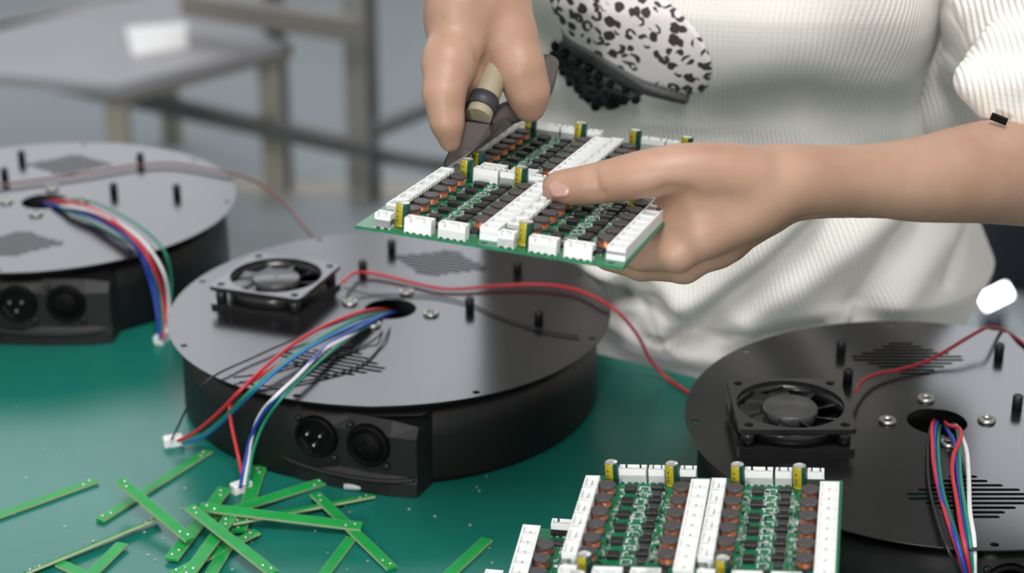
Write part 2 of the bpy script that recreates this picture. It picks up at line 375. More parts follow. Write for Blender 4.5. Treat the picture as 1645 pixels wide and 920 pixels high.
# ------------------------------------------------------------------ fans
def fan_proto():
    root = thing('cooling_fan', '', 'fan'); S = .033; R = .0305
    m = MB(); N = 96
    def sq(a, s=S):   # rounded square radius
        c, q = abs(math.cos(a)), abs(math.sin(a)); r = s/max(c, q)
        cr = .0035; lim = (s-cr)*math.sqrt(2)+cr
        return min(r, lim+(r-lim)*.15) if r > lim else r
    def flange(z0, z1):
        vs = []
        for i in range(N):
            a = 2*math.pi*i/N; c, s_ = math.cos(a), math.sin(a); ro = sq(a)
            for r, z in ((R, z0), (ro, z0), (ro, z1), (R, z1)): vs.append((r*c, r*s_, z))
        m.add(vs, [(i*4+k, ((i+1) % N)*4+k, ((i+1) % N)*4+(k+1) % 4, i*4+(k+1) % 4) for i in range(N) for k in range(4)])
    flange(0, .0028); flange(.0122, .015)
    m.lathe([(R, .0028), (R+.0016, .0028), (R+.0016, .0122), (R, .0122)], N, close=True)
    for sx in (-1, 1):
        for sy in (-1, 1):
            m.lathe([(.0038, .0028), (.0038, .0122)], 16, (sx*.0268, sy*.0268))
    for a in (20, 140, 260):
        a = math.radians(a); m.obar((.014*math.cos(a), .014*math.sin(a), .0015), (R*math.cos(a), R*math.sin(a), .0015), .003, .002)
    m.lathe([(.014, .0005), (.014, .003)], 32)
    fr = m.build('frame', M['fan'], root)
    c = MB()
    for sx in (-1, 1):
        for sy in (-1, 1): c.lathe([(.0024, -.002), (.0024, .02)], 16, (sx*.0268, sy*.0268))
    # flat black discs paint the dark of the screw holes
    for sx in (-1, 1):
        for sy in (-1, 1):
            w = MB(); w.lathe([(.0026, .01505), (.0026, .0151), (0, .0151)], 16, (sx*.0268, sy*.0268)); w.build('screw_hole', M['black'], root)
    del c
    m = MB(); m.lathe([(.0155, .0035), (.0158, .0125), (.0150, .0137), (.0143, .0137), (.0141, .0139), (0, .0139)], 48)
    m.lathe([(.0016, .0139), (.0015, .01405), (0, .01405)], 12)
    hub = m.build('hub', M['hub'], root)
    NB = 9
    bm_ = MB(); rows = 8
    vs = []
    for k in range(rows+1):
        r = .0152+(.0295-.0152)*k/rows
        lead = .20*k/rows; sweep = .62
        vs += [(r*math.cos(lead), r*math.sin(lead), .0122), (r*math.cos(lead+sweep*.5), r*math.sin(lead+sweep*.5), .0085), (r*math.cos(lead+sweep), r*math.sin(lead+sweep), .0042)]
    nv = len(vs); vs2 = vs+[(x, y, z-.0008) for x, y, z in vs]; fs = []
    for k in range(rows):
        for j in range(2):
            a = k*3+j; fs += [(a, a+3, a+4, a+1), (nv+a, nv+a+1, nv+a+4, nv+a+3)]
        fs += [(k*3, nv+k*3, nv+k*3+3, k*3+3), (k*3+2, k*3+5, nv+k*3+5, nv+k*3+2)]
    fs += [(0, 1, nv+1, nv), (1, 2, nv+2, nv+1), (rows*3, nv+rows*3, nv+rows*3+1, rows*3+1), (rows*3+1, nv+rows*3+1, nv+rows*3+2, rows*3+2)]
    bm_.add(vs2, fs, 0, True); me = bm_.mesh('blade', M['fan'])
    for k in range(NB): link('blade', me, root, rot=(0, 0, 2*math.pi*k/NB))
    return root
def in_base(k, x, y):
    (cx, cy), a, _ = BASES[k]; a = math.radians(a)
    return (cx+x*math.cos(a)-y*math.sin(a), cy+x*math.sin(a)+y*math.cos(a))
f0 = fan_proto()
fans = {}
for i, (k, off, ra, lab) in enumerate((('C', (-.080, -.0055), -20, 'square black cooling fan on the middle light base'),
                                   ('R', (-.0865, -.0075), 0.0, 'square black cooling fan on the right light base'))):
    o = f0 if i == 0 else copy_tree(f0); x, y = in_base(k, *off)
    o.location = (x, y, .0581); o.rotation_euler = (0, 0, math.radians(ra)); tag(o, lab, 'fan', 'cooling fans on the light bases'); fans[k] = o

# ------------------------------------------------------------------ wires
def wire(name, pts, r, mt, parent=None, n=8):
    P = [onz(u, v, z) for u, v, z in pts]; inv = None
    if parent is not None:
        bpy.context.view_layer.update(); inv = parent.matrix_world.inverted()
        P = [inv @ Vector(p) for p in P]
    m = MB(); m.tube(spline(P, n), r, 8); return m.build(name, M[mt], parent)
def plug_mesh():
    m = MB(); m.bbox(-.0062, .0062, -.0035, .0035, 0, .006, .0007)
    for x in (-.004, 0, .004): m.box(x-.0012, x+.0012, .0035, .0042, .0012, .0048)
    m.box(-.0045, -.0025, -.0042, -.0035, .001, .006); m.box(.0025, .0045, -.0042, -.0035, .001, .006)
    return m.mesh('plug', M['white'])
PLUG = plug_mesh()
def plug(parent, u, v, z, rz, rx=0):
    p = onz(u, v, z); o = link('plug', PLUG, parent); o.matrix_parent_inverse = Matrix()
    o.location = parent.matrix_world.inverted() @ Vector(p); o.rotation_euler = (rx, 0, rz); return o
R1 = .00115
# fan leads
wire('lead', [(551, 453, .066), (563, 441, .064), (580, 437, .0615), (610, 441, .0605), (660, 453, .0600), (700, 462, .0600), (735, 464, .0600), (800, 459, .0605), (870, 457, .061), (930, 467, .061), (985, 495, .060), (1022, 535, .040), (1045, 578, .016), (1068, 604, .004), (1090, 620, .002), (1135, 650, .0016)], R1, 'wire_red', fans['C'])['label'] = 'red lead'
wire('lead', [(552, 462, .063), (590, 472, .0592), (640, 473, .0592), (700, 476, .0592), (755, 488, .0592), (800, 507, .0592), (870, 530, .0592), (930, 540, .0592)], .0006, 'wire_black', fans['C'])['label'] = 'thin black lead'
wire('lead', [(1374, 628, .067), (1384, 613, .065), (1405, 601, .063), (1440, 594, .0615), (1480, 583, .062), (1510, 569, .064), (1545, 548, .068), (1572, 532, .070), (1590, 525, .070), (1612, 530, .058), (1640, 548, .0592), (1690, 590, .0592)], R1, 'wire_darkred', fans['R'])['label'] = 'dark red lead'
wt = thing('fan_lead', 'brownish red lead crossing the left light base and hanging off to the right', 'cable', onz(150, 277, .0592))
wire('lead', [(-60, 305, .0605), (0, 297, .0605), (80, 287, .0605), (150, 277, .0605), (200, 268, .0605), (239, 264, .0605), (278, 263, .0605), (330, 271, .0605), (360, 277, .0605), (395, 285, .060), (430, 303, .056), (462, 332, .050), (487, 362, .045), (507, 386, .04), (520, 402, .03)], R1, 'wire_brown', wt)
# middle harness
h = thing('wire_harness', 'bundle of coloured wires from the middle light base with two white plugs on the mat', 'cable', (*in_base('C', 0, 0), .05), group='wire harnesses of the light bases')
bpy.context.view_layer.update()
HM = [
 ('wire_red', [(645, 500, .03), (612, 497, .056), (575, 502, .066), (520, 524, .0685), (470, 553, .068), (425, 590, .066), (385, 628, .060), (345, 668, .036), (310, 696, .016), (286, 708, .007)], R1),
 ('wire_black', [(645, 504, .03), (606, 501, .054), (560, 512, .062), (470, 546, .061), (400, 577, .0605), (350, 600, .0605), (322, 622, .054), (300, 656, .032), (286, 685, .014), (275, 706, .007)], .0007),
 ('wire_green', [(648, 500, .03), (615, 503, .056), (575, 512, .065), (520, 540, .066), (470, 572, .066), (430, 602, .0655), (395, 635, .056), (355, 675, .03), (322, 700, .012), (292, 712, .006)], R1),
 ('wire_skyblue', [(650, 498, .03), (618, 506, .056), (570, 522, .064), (515, 548, .066), (465, 580, .066), (425, 612, .064), (390, 645, .050), (352, 682, .026), (325, 702, .012), (296, 712, .006)], R1),
 ('wire_red', [(650, 505, .03), (606, 507, .055), (555, 530, .063), (500, 556, .064), (455, 581, .064), (415, 606, .063), (386, 626, .056), (370, 648, .044), (371, 677, .034), (380, 720, .019), (387, 752, .010), (391, 778, .006)], R1),
 ('wire_blue', [(655, 500, .03), (622, 505, .056), (575, 528, .064), (530, 552, .065), (490, 590, .066), (450, 632, .062), (420, 668, .045), (402, 705, .028), (392, 750, .012), (386, 782, .006)], R1),
 ('wire_white', [(655, 504, .03), (600, 518, .056), (560, 540, .0635), (520, 562, .065), (480, 602, .066), (445, 634, .062), (420, 662, .046), (405, 700, .030), (398, 745, .013), (392, 780, .006)], R1),
 ('wire_green', [(652, 508, .03), (612, 515, .056), (575, 533, .0615), (535, 562, .063), (490, 602, .064), (452, 640, .059), (424, 680, .040), (408, 720, .024), (401, 755, .011), (397, 780, .006)], .0010),
 ('wire_black', [(640, 508, .04), (625, 530, .059), (608, 560, .0590), (575, 588, .0590), (500, 610, .0590), (430, 620, .0592), (385, 613, .0600)], .0006),
 ('wire_black', [(632, 508, .04), (612, 535, .0592), (590, 552, .0590), (540, 572, .0590), (480, 583, .0590), (420, 600, .0592), (375, 606, .0605)], .0006),
]
cols = {'wire_red': 'red wire', 'wire_black': 'thin black wire', 'wire_green': 'green wire', 'wire_skyblue': 'light blue wire', 'wire_blue': 'blue wire', 'wire_white': 'white wire'}
for c, p, r in HM: wire('wire', p, r, c, h)['label'] = cols[c]
plug(h, 279, 714, .0, math.radians(20)); plug(h, 388, 788, .0, math.radians(38))
# right harness
h = thing('wire_harness', 'bundle of coloured wires dropping over the front of the right light base', 'cable', (*in_base('R', 0, 0), .05), group='wire harnesses of the light bases')
bpy.context.view_layer.update()
HR = [
 ('wire_red', [(1505, 668, .03), (1497, 684, .060), (1498, 715, .0645), (1500, 745, .065), (1510, 795, .065), (1527, 850, .064), (1545, 905, .052), (1556, 950, .03), (1560, 1000, .006)], R1),
 ('wire_blue', [(1510, 670, .03), (1503, 686, .059), (1501, 720, .063), (1505, 765, .065), (1518, 820, .065), (1537, 870, .062), (1552, 925, .045), (1560, 980, .012)], R1),
 ('wire_black', [(1505, 672, .03), (1494, 690, .058), (1491, 730, .0615), (1493, 780, .0615), (1505, 830, .0615), (1522, 880, .060), (1545, 930, .040), (1556, 985, .01)], .0009),
 ('wire_green', [(1512, 672, .03), (1507, 700, .057), (1508, 740, .0605), (1515, 790, .0605), (1532, 845, .0605), (1548, 890, .056), (1560, 950, .03), (1566, 1000, .006)], R1),
 ('wire_red', [(1515, 672, .03), (1522, 682, .060), (1541, 688, .068), (1543, 703, .070), (1532, 730, .068), (1530, 760, .067), (1538, 810, .067), (1546, 860, .064), (1556, 910, .05), (1562, 980, .012)], R1),
 ('wire_blue', [(1515, 676, .03), (1522, 690, .060), (1534, 712, .064), (1537, 750, .065), (1542, 800, .065), (1550, 860, .062), (1558, 920, .045), (1566, 985, .01)], R1),
 ('wire_green', [(1525, 674, .03), (1537, 690, .060), (1541, 715, .065), (1543, 765, .066), (1550, 815, .066), (1558, 870, .060), (1563, 925, .042), (1568, 990, .01)], R1),
 ('wire_white', [(1530, 674, .03), (1540, 692, .060), (1552, 720, .065), (1556, 760, .066), (1558, 820, .066), (1565, 868, .060), (1566, 925, .042), (1572, 990, .01)], .0013),
]
for c, p, r in HR: wire('wire', p, r, c, h)['label'] = cols[c]
plug(h, 1564, 1004, 0, .2)
# left harness
h = thing('wire_harness', 'bundle of coloured wires looping over the right side of the left light base', 'cable', (*in_base('L', 0, 0), .05), group='wire harnesses of the light bases')
bpy.context.view_layer.update()
HL = [
 ('wire_red', [(62, 330, .03), (85, 322, .060), (130, 327, .068), (180, 352, .070), (215, 384, .068), (240, 418, .058), (262, 470, .032), (268, 515, .012), (263, 545, .005)], R1),
 ('wire_white', [(62, 328, .03), (92, 330, .060), (150, 340, .068), (200, 364, .070), (236, 395, .066), (262, 436, .052), (271, 480, .030), (270, 520, .012), (264, 543, .005)], R1),
 ('wire_blue', [(60, 330, .03), (78, 328, .058), (150, 346, .064), (205, 376, .066), (230, 410, .058), (248, 458, .036), (255, 505, .016), (258, 543, .005)], .0013),
 ('wire_blue', [(60, 332, .03), (80, 330, .057), (150, 350, .062), (200, 380, .063), (226, 412, .056), (244, 462, .034), (253, 508, .016), (257, 545, .005)], R1),
 ('wire_green', [(64, 328, .03), (90, 322, .060), (140, 322, .068), (195, 345, .070), (240, 376, .067), (266, 408, .056), (275, 450, .036), (272, 500, .016), (264, 545, .005)], .0010),
 ('wire_red', [(64, 332, .03), (95, 327, .059), (150, 342, .066), (205, 374, .068), (238, 408, .060), (258, 455, .038), (264, 505, .016), (262, 545, .005)], R1),
 ('wire_green', [(64, 332, .03), (98, 336, .0592), (150, 358, .0592), (195, 383, .0592), (222, 400, .060), (243, 432, .048), (258, 480, .026), (262, 543, .005)], .0008),
]
for c, p, r in HL: wire('wire', p, r, c, h)['label'] = cols[c]
plug(h, 261, 548, 0, math.radians(70))

# ------------------------------------------------------------------ circuit boards
K = .00086
def s_(mb): mb.v = [(x*K, y*K, z*K) for x, y, z in mb.v]; return mb
def xh(L, W=7.2, h=8.6, pins=4):
    m = MB(); w = 1.0; hl = L/2; hw = W/2
    m.box(-hl, hl, -hw, hw, .6, h-3.6)
    m.box(-hl, hl, hw-w, hw, .6, h)
    for s in (-1, 1): m.box(min(s*hl, s*(hl-w)), max(s*hl, s*(hl-w)), -hw+w, hw-w, 2, h)
    m.box(-hl, hl, -hw, -hw+w, .6, h-2.4)
    g = min(1.3, L*.09); q = hl*.52
    for a, b in ((-hl, -q-g/2), (-q+g/2, q-g/2), (q+g/2, hl)): m.box(a, b, -hw, -hw+w, h-2.4, h)
    for i in range(pins+1):
        x = -hl+L*i/pins; m.box(max(-hl, x-.9), min(hl, x+.9), -hw, hw, 0, .6)
    for i in range(pins):
        x = (i-(pins-1)/2)*(L-4)/max(1, pins-1)*.9; m.box(x-.4, x+.4, -.4, .4, 2, h-2.2, 1)
    return s_(m).mesh('pin_header', [M['white'], M['tin']])
def xhz():
    me = xh(13.6, 8.4, 8.6); m = MB(); m.box(-7.6, 7.6, -4.2, -3.0, 0, 6.6); m.box(-7.6, -6.9, -4.2, -1.0, 0, 8.2); s_(m)
    b = bmesh.new(); b.from_mesh(me); b.from_mesh(m.mesh('x', M['white'])); b.to_mesh(me); b.free(); return me
def header8():
    m = MB(); L, W, h = 103, 10.8, 7.6; n = 9; w = 1.3
    m.box(-W/2, W/2, 0, L, .5, 5.0); m.box(-W/2, W/2, 0, L, 0, .5)
    m.box(-W/2, -W/2+w, 0, L, 3.2, h); m.box(W/2-w, W/2, 0, L, 3.2, h)
    for i in range(n+1):
        y = L*i/n; m.box(-W/2+w, W/2-w, max(0, y-1.4), min(L, y+1.4), 3.2, h-.2 if 0 < i < n else h)
    for i in range(n):
        y = L*(i+.5)/n; m.box(-.5, .5, y-.5, y+.5, 5, 6.2, 1)
    return s_(m).mesh('terminal_strip', [M['white'], M['tin']])
def inductor():
    m = MB(); N = 48; vs = []
    for i in range(N):
        a = 2*math.pi*i/N; n = 1-.13*(max(0, math.cos(2*(a-.6)))**10)
        for r, z in ((4.5, 5.0), (5.2*n, 5.1), (5.2*n, 6.5), (4.9*n, 6.8)): vs.append((r*math.cos(a), r*math.sin(a), z))
    fs = [(i*4+k, ((i+1) % N)*4+k, ((i+1) % N)*4+k+1, i*4+k+1) for i in range(N) for k in range(3)]
    fs += [tuple(i*4+3 for i in range(N)), tuple(i*4 for i in range(N))[::-1]]
    m.add(vs, fs); m.lathe([(4.8, .2), (4.8, 1.5), (2, 1.6), (2, 4.9)], 24)
    m.box(-5.2, -3.6, -1.5, 1.5, 0, .8); m.box(3.6, 5.2, -1.5, 1.5, 0, .8)
    return s_(m).mesh('inductor', M['ferrite'])
def winding():
    m = MB()
    for k in range(4):
        z = 1.9+k*.95; m.lathe([(4.1, z-.48), (4.6, z), (4.1, z+.48)], 24)
    return s_(m).mesh('winding', M['copper'])
def capac():
    m = MB()
    prof = [(3.9, .3), (4.1, .6), (4.1, 1.2), (3.85, 1.6), (4.1, 2.0), (4.1, 13.2), (3.9, 13.9), (3.5, 13.9), (3.4, 13.7), (0, 13.7)]
    def fm(f, q):
        if q in (7, 8): return 2
        if 0 <= q < 6 and (.57 < f < .80): return 1
        if q == -1: return 0
        return 0
    m.lathe(prof, 40, fmat=fm)
    # marks printed on the stripe
    for z in (4.2, 6.4, 9.6):
        a = 2*math.pi*.68; c, s = math.cos(a), math.sin(a)
        m.add([((4.13*c-s*x), (4.13*s+c*x), z+y) for x, y in ((-.55, -.5), (.55, -.5), (.55, .5), (-.55, .5))], [(0, 1, 2, 3)], 0)
    return s_(m).mesh('capacitor', [M['cap_green'], M['cap_yellow'], M['cap_top']])
def chip(w, d, h, legs, pale=0):
    m = MB(); m.bbox(-w/2, w/2, -d/2, d/2, .25, h, .3, pale)
    for i in range(legs):
        y = (i-(legs-1)/2)*d*.8/max(1, legs-1)
        for s in (-1, 1): m.box(s*w/2-.8, s*w/2+.8, y-.28, y+.28, 0, .55, 2)
    return s_(m).mesh('chip', [M['chip'], M['chip_pale'], M['tin']])
def soic(n=8, L=14):
    m = MB(); m.bbox(-L/2, L/2, -2.4, 2.4, .3, 2.3, .3)
    for i in range(n):
        x = (i-(n-1)/2)*L*.9/(n-1)
        for s in (-1, 1): m.box(x-.35, x+.35, s*3.2-.9, s*3.2+.9, 0, .5, 1)
    return s_(m).mesh('driver_chip', [M['chip'], M['tin']])
ME = dict(xh4=xh(16), xh2=xh(9.4, pins=2), xhz=xhz(), hd=header8(), ind=inductor(), win=winding(), cap=capac(),
          c1=chip(6.8, 6.2, 2.9, 4), c2=chip(7.2, 4.2, 2.8, 3), c3=chip(5, 5.0, 2.1, 3, 1), ic=soic())
def smd_mesh(cols_, rows):
    rnd = random.Random(3); m = MB()
    for r in rows:
        for c in cols_:
            for xa, xb, n in ((5.6, 9.6, 44), (16.8, 24.6, 60), (32.4, 37.6, 60)):
                for k in range(n):
                    x = c+rnd.uniform(xa, xb); y = r+rnd.uniform(-4, 86); q = rnd.random()
                    a, b = ((.9, .5), (.5, .9), (1.3, .7), (.35, 1.5))[rnd.randrange(4)]
                    m.box(x-a, x+a, y-b, y+b, 0, .25 if q < .5 else .9, 0 if q < .62 else (1 if q < .82 else 2))
            for k in range(12):       # white printed outlines between the chips
                y = r+k*7.7
                m.box(c+17.5, c+18.2, y-2.4, y+2.4, 0, .08, 3); m.box(c+23, c+23.6, y-2, y+2, 0, .08, 3); m.box(c+18.2, c+23, y+2.2, y+2.7, 0, .08, 3)
    return s_(m).mesh('surface_parts', [M['tin'], M['chip'], M['smd'], M['white']])
def board(label, cols_, rows, matrix, x0=-23, x1=None):
    root = thing('circuit_board', label, 'circuit board', matrix=matrix, group='driver circuit boards')
    x1 = cols_[-1]+60.5 if x1 is None else x1
    m = MB(); m.box(x0, x1, rows[0]-29, rows[-1]+100, -1.7, 0); s_(m); pcb = m.build('pcb', M['pcb'], None)
    c = MB()
    for q in cols_:
        for r in rows: c.lathe([(2.1, -3), (2.1, 3)], 20, (q+52.5, r-23.6))
    s_(c); cut(pcb, c.build('cutter', M['pcb'])); pcb.parent = root
    def put(name, me, x, y, rz=0, par=None): return link(name, ME[me], par or root, loc=(x*K, y*K, 0), rot=(0, 0, rz))
    for c in cols_:
        for r in rows:
            for k in range(6):
                y = r+15.4*k
                put('pin_header', 'xhz', c-9.2, y, math.pi/2)
                for x in (0, 42.8):
                    o = put('inductor', 'ind', c+x, y, .4*((k*7) % 5)); link('winding', ME['win'], o)
                put('chip', 'c1', c+13, y+4.5); put('chip', 'c2', c+28.4, y+6.5); put('chip', 'c3', c+28.8, y-.6)
            put('terminal_strip', 'hd', c+53.6, r-19)
            put('pin_header', 'xh2', c-7.4, r-23.2); put('pin_header', 'xh4', c+14, r-23.6); put('pin_header', 'xh4', c+34.3, r-23.6)
            put('pin_header', 'xh4', c+12.8, r+95, math.pi); put('pin_header', 'xh2', c+27, r+95, math.pi); put('pin_header', 'xh2', c+45.4, r+95, math.pi)
            for x, y in ((1, -17), (.8, 91), (36.3, 90.5)): put('capacitor', 'cap', c+x, r+y)
            for x in (7.5, 22.5, 37.5): put('driver_chip', 'ic', c+x, r-10.5)
    sm = smd_mesh(cols_, rows); o = link('surface_parts', sm, root); o['kind'] = 'stuff'; o['label'] = 'tiny silver and grey soldered parts'
    return root
def pose(w, t, sc=.86, dz=0):
    w = Vector(w); Rm = Matrix.Rotation(w.length, 3, w.normalized()); n = Rm.col[2]
    c = Vector((0, 0, ZC)); o = Vector(t)+Vector((0, 0, .058)); o = c+(o-c)*sc-n*7*K
    return Matrix.Translation(o+Vector((0, 0, dz))) @ Rm.to_4x4()
MH = pose((-.07055, .04644, -.32474), (-.05737, 1.00903, .11607))
MBm = pose((-.01454, -.07515, -.18402), (.04106, .88114, -.0350))
held = board('green circuit board held up in both hands over the middle light base', (0, 73.5), (0, 128), MH)
bB = board('topmost green circuit board of the stack in front of the right light base', (0, 73.5), (-128, 0), MBm, x0=-14.5)
th = math.radians(171.4)
def flat(px, py, lx, ly, z):
    R2 = Matrix.Rotation(th, 4, 'Z'); o = Vector((px, py, z))-R2 @ Vector((lx*K, ly*K, 0)); return Matrix.Translation(o) @ R2
bA = board('green circuit board jutting out left under the topmost board of the stack', (0,), (0, 128), flat(.0056, .8403, 59, -19, .0555), x0=-23)
bA2 = board('lowest green circuit board of the stack, mostly hidden under the others', (0,), (0, 128), flat(-.0135, .832, 59, -19, .0340), x0=-23)

# ------------------------------------------------------------------ cut-off board strips on the mat
def strip(a, b, w=.0062, za=.001, zb=.001, tilt=0, lab=''):
    A = onz(a[0], a[1], za); B = onz(b[0], b[1], zb); A, B = Vector(A), Vector(B); L = (B-A).length; t = (B-A).normalized()
    s = t.cross(Vector((0, 0, 1))).normalized(); n = s.cross(t)
    R3 = Matrix.Rotation(tilt, 3, t); s, n = R3 @ s, R3 @ n
    m = MB(); th_ = .0016
    m.box(-L/2, L/2, -w/2, w/2, 0, th_)
    for e in (-1, 1):
        for k in (.004, .009):
            if L > .05: m.lathe([(.0010, th_), (.0010, th_+.0004), (.0005, th_+.0006), (0, th_+.0006)], 10, (e*(L/2-k), (.0011 if k < .006 else -.0009)), mi=1)
    m.box(-L/2, L/2, w/2-.0001, w/2+.0002, .0001, th_-.0001, 2); m.box(-L/2, L/2, -w/2-.0002, -w/2+.0001, .0001, th_-.0001, 2)
    o = m.build('board_strip', [M['strip'], M['tin'], M['strip_edge']])
    Mx = Matrix((t, -s, n)).transposed().to_4x4(); Mx.translation = (A+B)/2-n*th_*.5+Vector((0, 0, .0004)); o.matrix_world = Mx
    return tag(o, lab, 'strip', 'cut-off green board strips on the mat')
ST = [
 ((-30, 839), (154.6, 772.5), .0056, .001, .001, 0, 'green strip lying alone at the far left, running out of the picture'),
 ((160, 837), (336, 725), .0056, .001, .0012, 0, 'green strip pointing up toward the white plug, dotted at its near end'),
 ((192, 772), (306, 868), .0062, .016, .007, 0, 'propped green strip crossing over the dotted one, casting a shadow'),
 ((40, 922), (255, 833), .0050, .0018, .0028, -.45, 'strip standing on its pale cut edge at the lower left'),
 ((140, 930), (197, 874), .0068, .001, .002, 0, 'short bright strip at the bottom edge left of the pile'),
 ((304, 815), (440, 922), .0064, .014, .008, 0, 'bright strip on top of the pile with a glint, running to the bottom edge'),
 ((321, 815), (581, 847), .0064, .012, .0045, .2, 'long strip lying across the pile toward the right'),
 ((275, 900), (362, 785), .0078, .002, .006, 0, 'dark strip leaning up the pile behind the glinting one'),
 ((384, 855), (418, 750), .0080, .0025, .0015, 0, 'wide strip under the second white plug'),
 ((340, 831), (523, 773), .0056, .006, .001, .3, 'strip reaching from the pile to the foot of the middle light base'),
 ((372, 841), (600, 797), .0048, .006, .0012, -.15, 'strip with a pale cut edge right of the pile'),
 ((506, 794), (630, 914), .0062, .005, .001, 0, 'strip lying alone right of the pile, dotted at its near end'),
 ((516, 930), (565, 865), .0060, .001, .001, 0, 'dark strip at the bottom edge right of the pile'),
 ((715, 930), (783, 867), .0066, .001, .001, 0, 'strip beside the stacked circuit boards'),
 ((276, 924), (413, 855), .0056, .0015, .003, 0, 'lowest strip of the pile, running left to the bottom edge'),
 ((298, 930), (370, 831), .0074, .005, .008, 0, 'strip under the glinting one, running down to the bottom edge'),
 ((335, 930), (372, 868), .0066, .0015, .0025, 0, 'dark strip in the shadow of the pile at the bottom edge'),
 ((96, 906), (150, 930), .0062, .001, .001, 0, 'bright strip end at the bottom edge far left'),
]
for a in ST: strip(*a[:6], lab=a[6])
# small clear sleeve and crumbs
p = onz(590, 783, .002); m = MB(); m.tube([(-.014, 0, 0), (-.004, 0, .0002), (.006, .0005, 0), (.014, .0008, 0)], .0022, 12, rs=[.0019, .0023, .0022, .0016])
o = m.build('cable_sleeve', M['clear']); o.location = (*p[:2], .0024); o.rotation_euler = (0, 0, -.05); tag(o, 'small clear plastic sleeve at the foot of the middle light base', 'sleeve')
m = MB(); rnd = random.Random(5)
for k in range(70):
    q = onz(rnd.uniform(20, 800), rnd.uniform(640, 915), 0); r = rnd.uniform(.0003, .0008)
    m.box(q[0]-r, q[0]+r, q[1]-r*.7, q[1]+r*.7, .0001, .0001+r*.7)
o = m.build('crumbs', M['smd']); tag(o, 'tiny pale cutting crumbs scattered over the green mat', 'crumbs', kind='stuff')

# ------------------------------------------------------------------ implicit surfaces for the body
def smin(a, b, k):
    h = np.clip(.5+.5*(b-a)/k, 0, 1); return b*(1-h)+a*h-k*h*(1-h)
class SDF:
    def __init__(s, lo, hi, h):
        s.lo = np.array(lo, float); s.h = h; s.n = np.ceil((np.array(hi)-s.lo)/h).astype(int)+1
        s.F = np.full(s.n, .05, np.float32); s.ax = [s.lo[i]+h*np.arange(s.n[i]) for i in range(3)]
    def win(s, p, r):
        a = np.clip(np.floor((p.min(0)-r-s.lo)/s.h).astype(int), 0, s.n-1); b = np.clip(np.ceil((p.max(0)+r-s.lo)/s.h).astype(int)+1, 1, s.n)
        sl = tuple(slice(a[i], b[i]) for i in range(3))
        G = np.meshgrid(*[s.ax[i][sl[i]] for i in range(3)], indexing='ij', sparse=True); return sl, G
    def seg(s, G, a, b):
        d = b-a; L = float(d@d)+1e-12
        t = np.clip(((G[0]-a[0])*d[0]+(G[1]-a[1])*d[1]+(G[2]-a[2])*d[2])/L, 0, 1)
        return np.sqrt((G[0]-a[0]-t*d[0])**2+(G[1]-a[1]-t*d[1])**2+(G[2]-a[2]-t*d[2])**2), t
    def cap(s, a, b, ra, rb, k=.008):
        a, b = np.array(a, float), np.array(b, float); sl, G = s.win(np.array([a, b]), max(ra, rb)+3*k+.004)
        if min(x.stop-x.start for x in sl) <= 0: return
        d, t = s.seg(G, a, b); s.F[sl] = smin(s.F[sl], d-(ra+(rb-ra)*t), k)
    def chain(s, pts, k=.006):
        for p, q in zip(pts[:-1], pts[1:]): s.cap(p[0], q[0], p[1], q[1], k)
    def smooth_chain(s, pts, k=.004, n=6):
        P = spline([np.append(p, r) for p, r in pts], n); s.chain([(q[:3], q[3]) for q in P], k)
    def groove(s, pts, amp, w):
        for a, b in zip(pts[:-1], pts[1:]):
            a, b = np.array(a, float), np.array(b, float); sl, G = s.win(np.array([a, b]), 4*w); d, t = s.seg(G, a, b)
            s.F[sl] += amp*np.exp(-(d/w)**2)
    def mesh(s, name):
        Fv = s.F; S = Fv < 0; n = s.n
        c = np.zeros(n-1, np.int8)
        for i in (0, 1):
            for j in (0, 1):
                for k in (0, 1): c += S[i:n[0]-1+i, j:n[1]-1+j, k:n[2]-1+k]
        act = (c > 0) & (c < 8); I = np.argwhere(act); idx = np.full(n-1, -1, np.int64); idx[act] = np.arange(len(I))
        acc = np.zeros((len(I), 3)); cnt = np.zeros(len(I))
        C8 = [(i, j, k) for i in (0, 1) for j in (0, 1) for k in (0, 1)]
        for p in C8:
            for axx in range(3):
                if p[axx]: continue
                q = list(p); q[axx] = 1
                f0 = Fv[tuple((I+np.array(p)).T)]; f1 = Fv[tuple((I+np.array(q)).T)]
                cr = (f0 < 0) != (f1 < 0); t = np.where(cr, f0/(f0-f1+1e-20), 0)
                P = np.tile(np.array(p, float), (len(I), 1)); P[:, axx] = t
                acc[cr] += P[cr]; cnt[cr] += 1
        V = s.lo+s.h*(I+acc/cnt[:, None]); faces = []
        for axx in range(3):
            o1, o2 = [(1, 2), (2, 0), (0, 1)][axx]
            sl0 = [slice(None)]*3; sl1 = [slice(None)]*3; sl0[axx] = slice(0, -1); sl1[axx] = slice(1, None)
            A = S[tuple(sl0)]; B = S[tuple(sl1)]; ch = np.argwhere(A != B)
            ok = (ch[:, o1] > 0) & (ch[:, o2] > 0) & (ch[:, o1] < n[o1]-1) & (ch[:, o2] < n[o2]-1); ch = ch[ok]
            e1 = np.eye(3, dtype=int)[o1]; e2 = np.eye(3, dtype=int)[o2]
            q = [idx[tuple((ch-d).T)] for d in (0*e1, e1, e1+e2, e2)]
            Q = np.stack(q, 1); ins = A[tuple(ch.T)]; Q[~ins] = Q[~ins][:, ::-1]; faces.append(Q)
        Fc = np.concatenate(faces); Fc = Fc[(Fc >= 0).all(1)]
        return V, Fc
def np_mesh(name, V, Fc, mt):
    me = bpy.data.meshes.new(name); me.from_pydata(V.tolist(), [], Fc.tolist()); me.materials.append(mt)
    me.polygons.foreach_set('use_smooth', [True]*len(me.polygons)); me.update(); return me
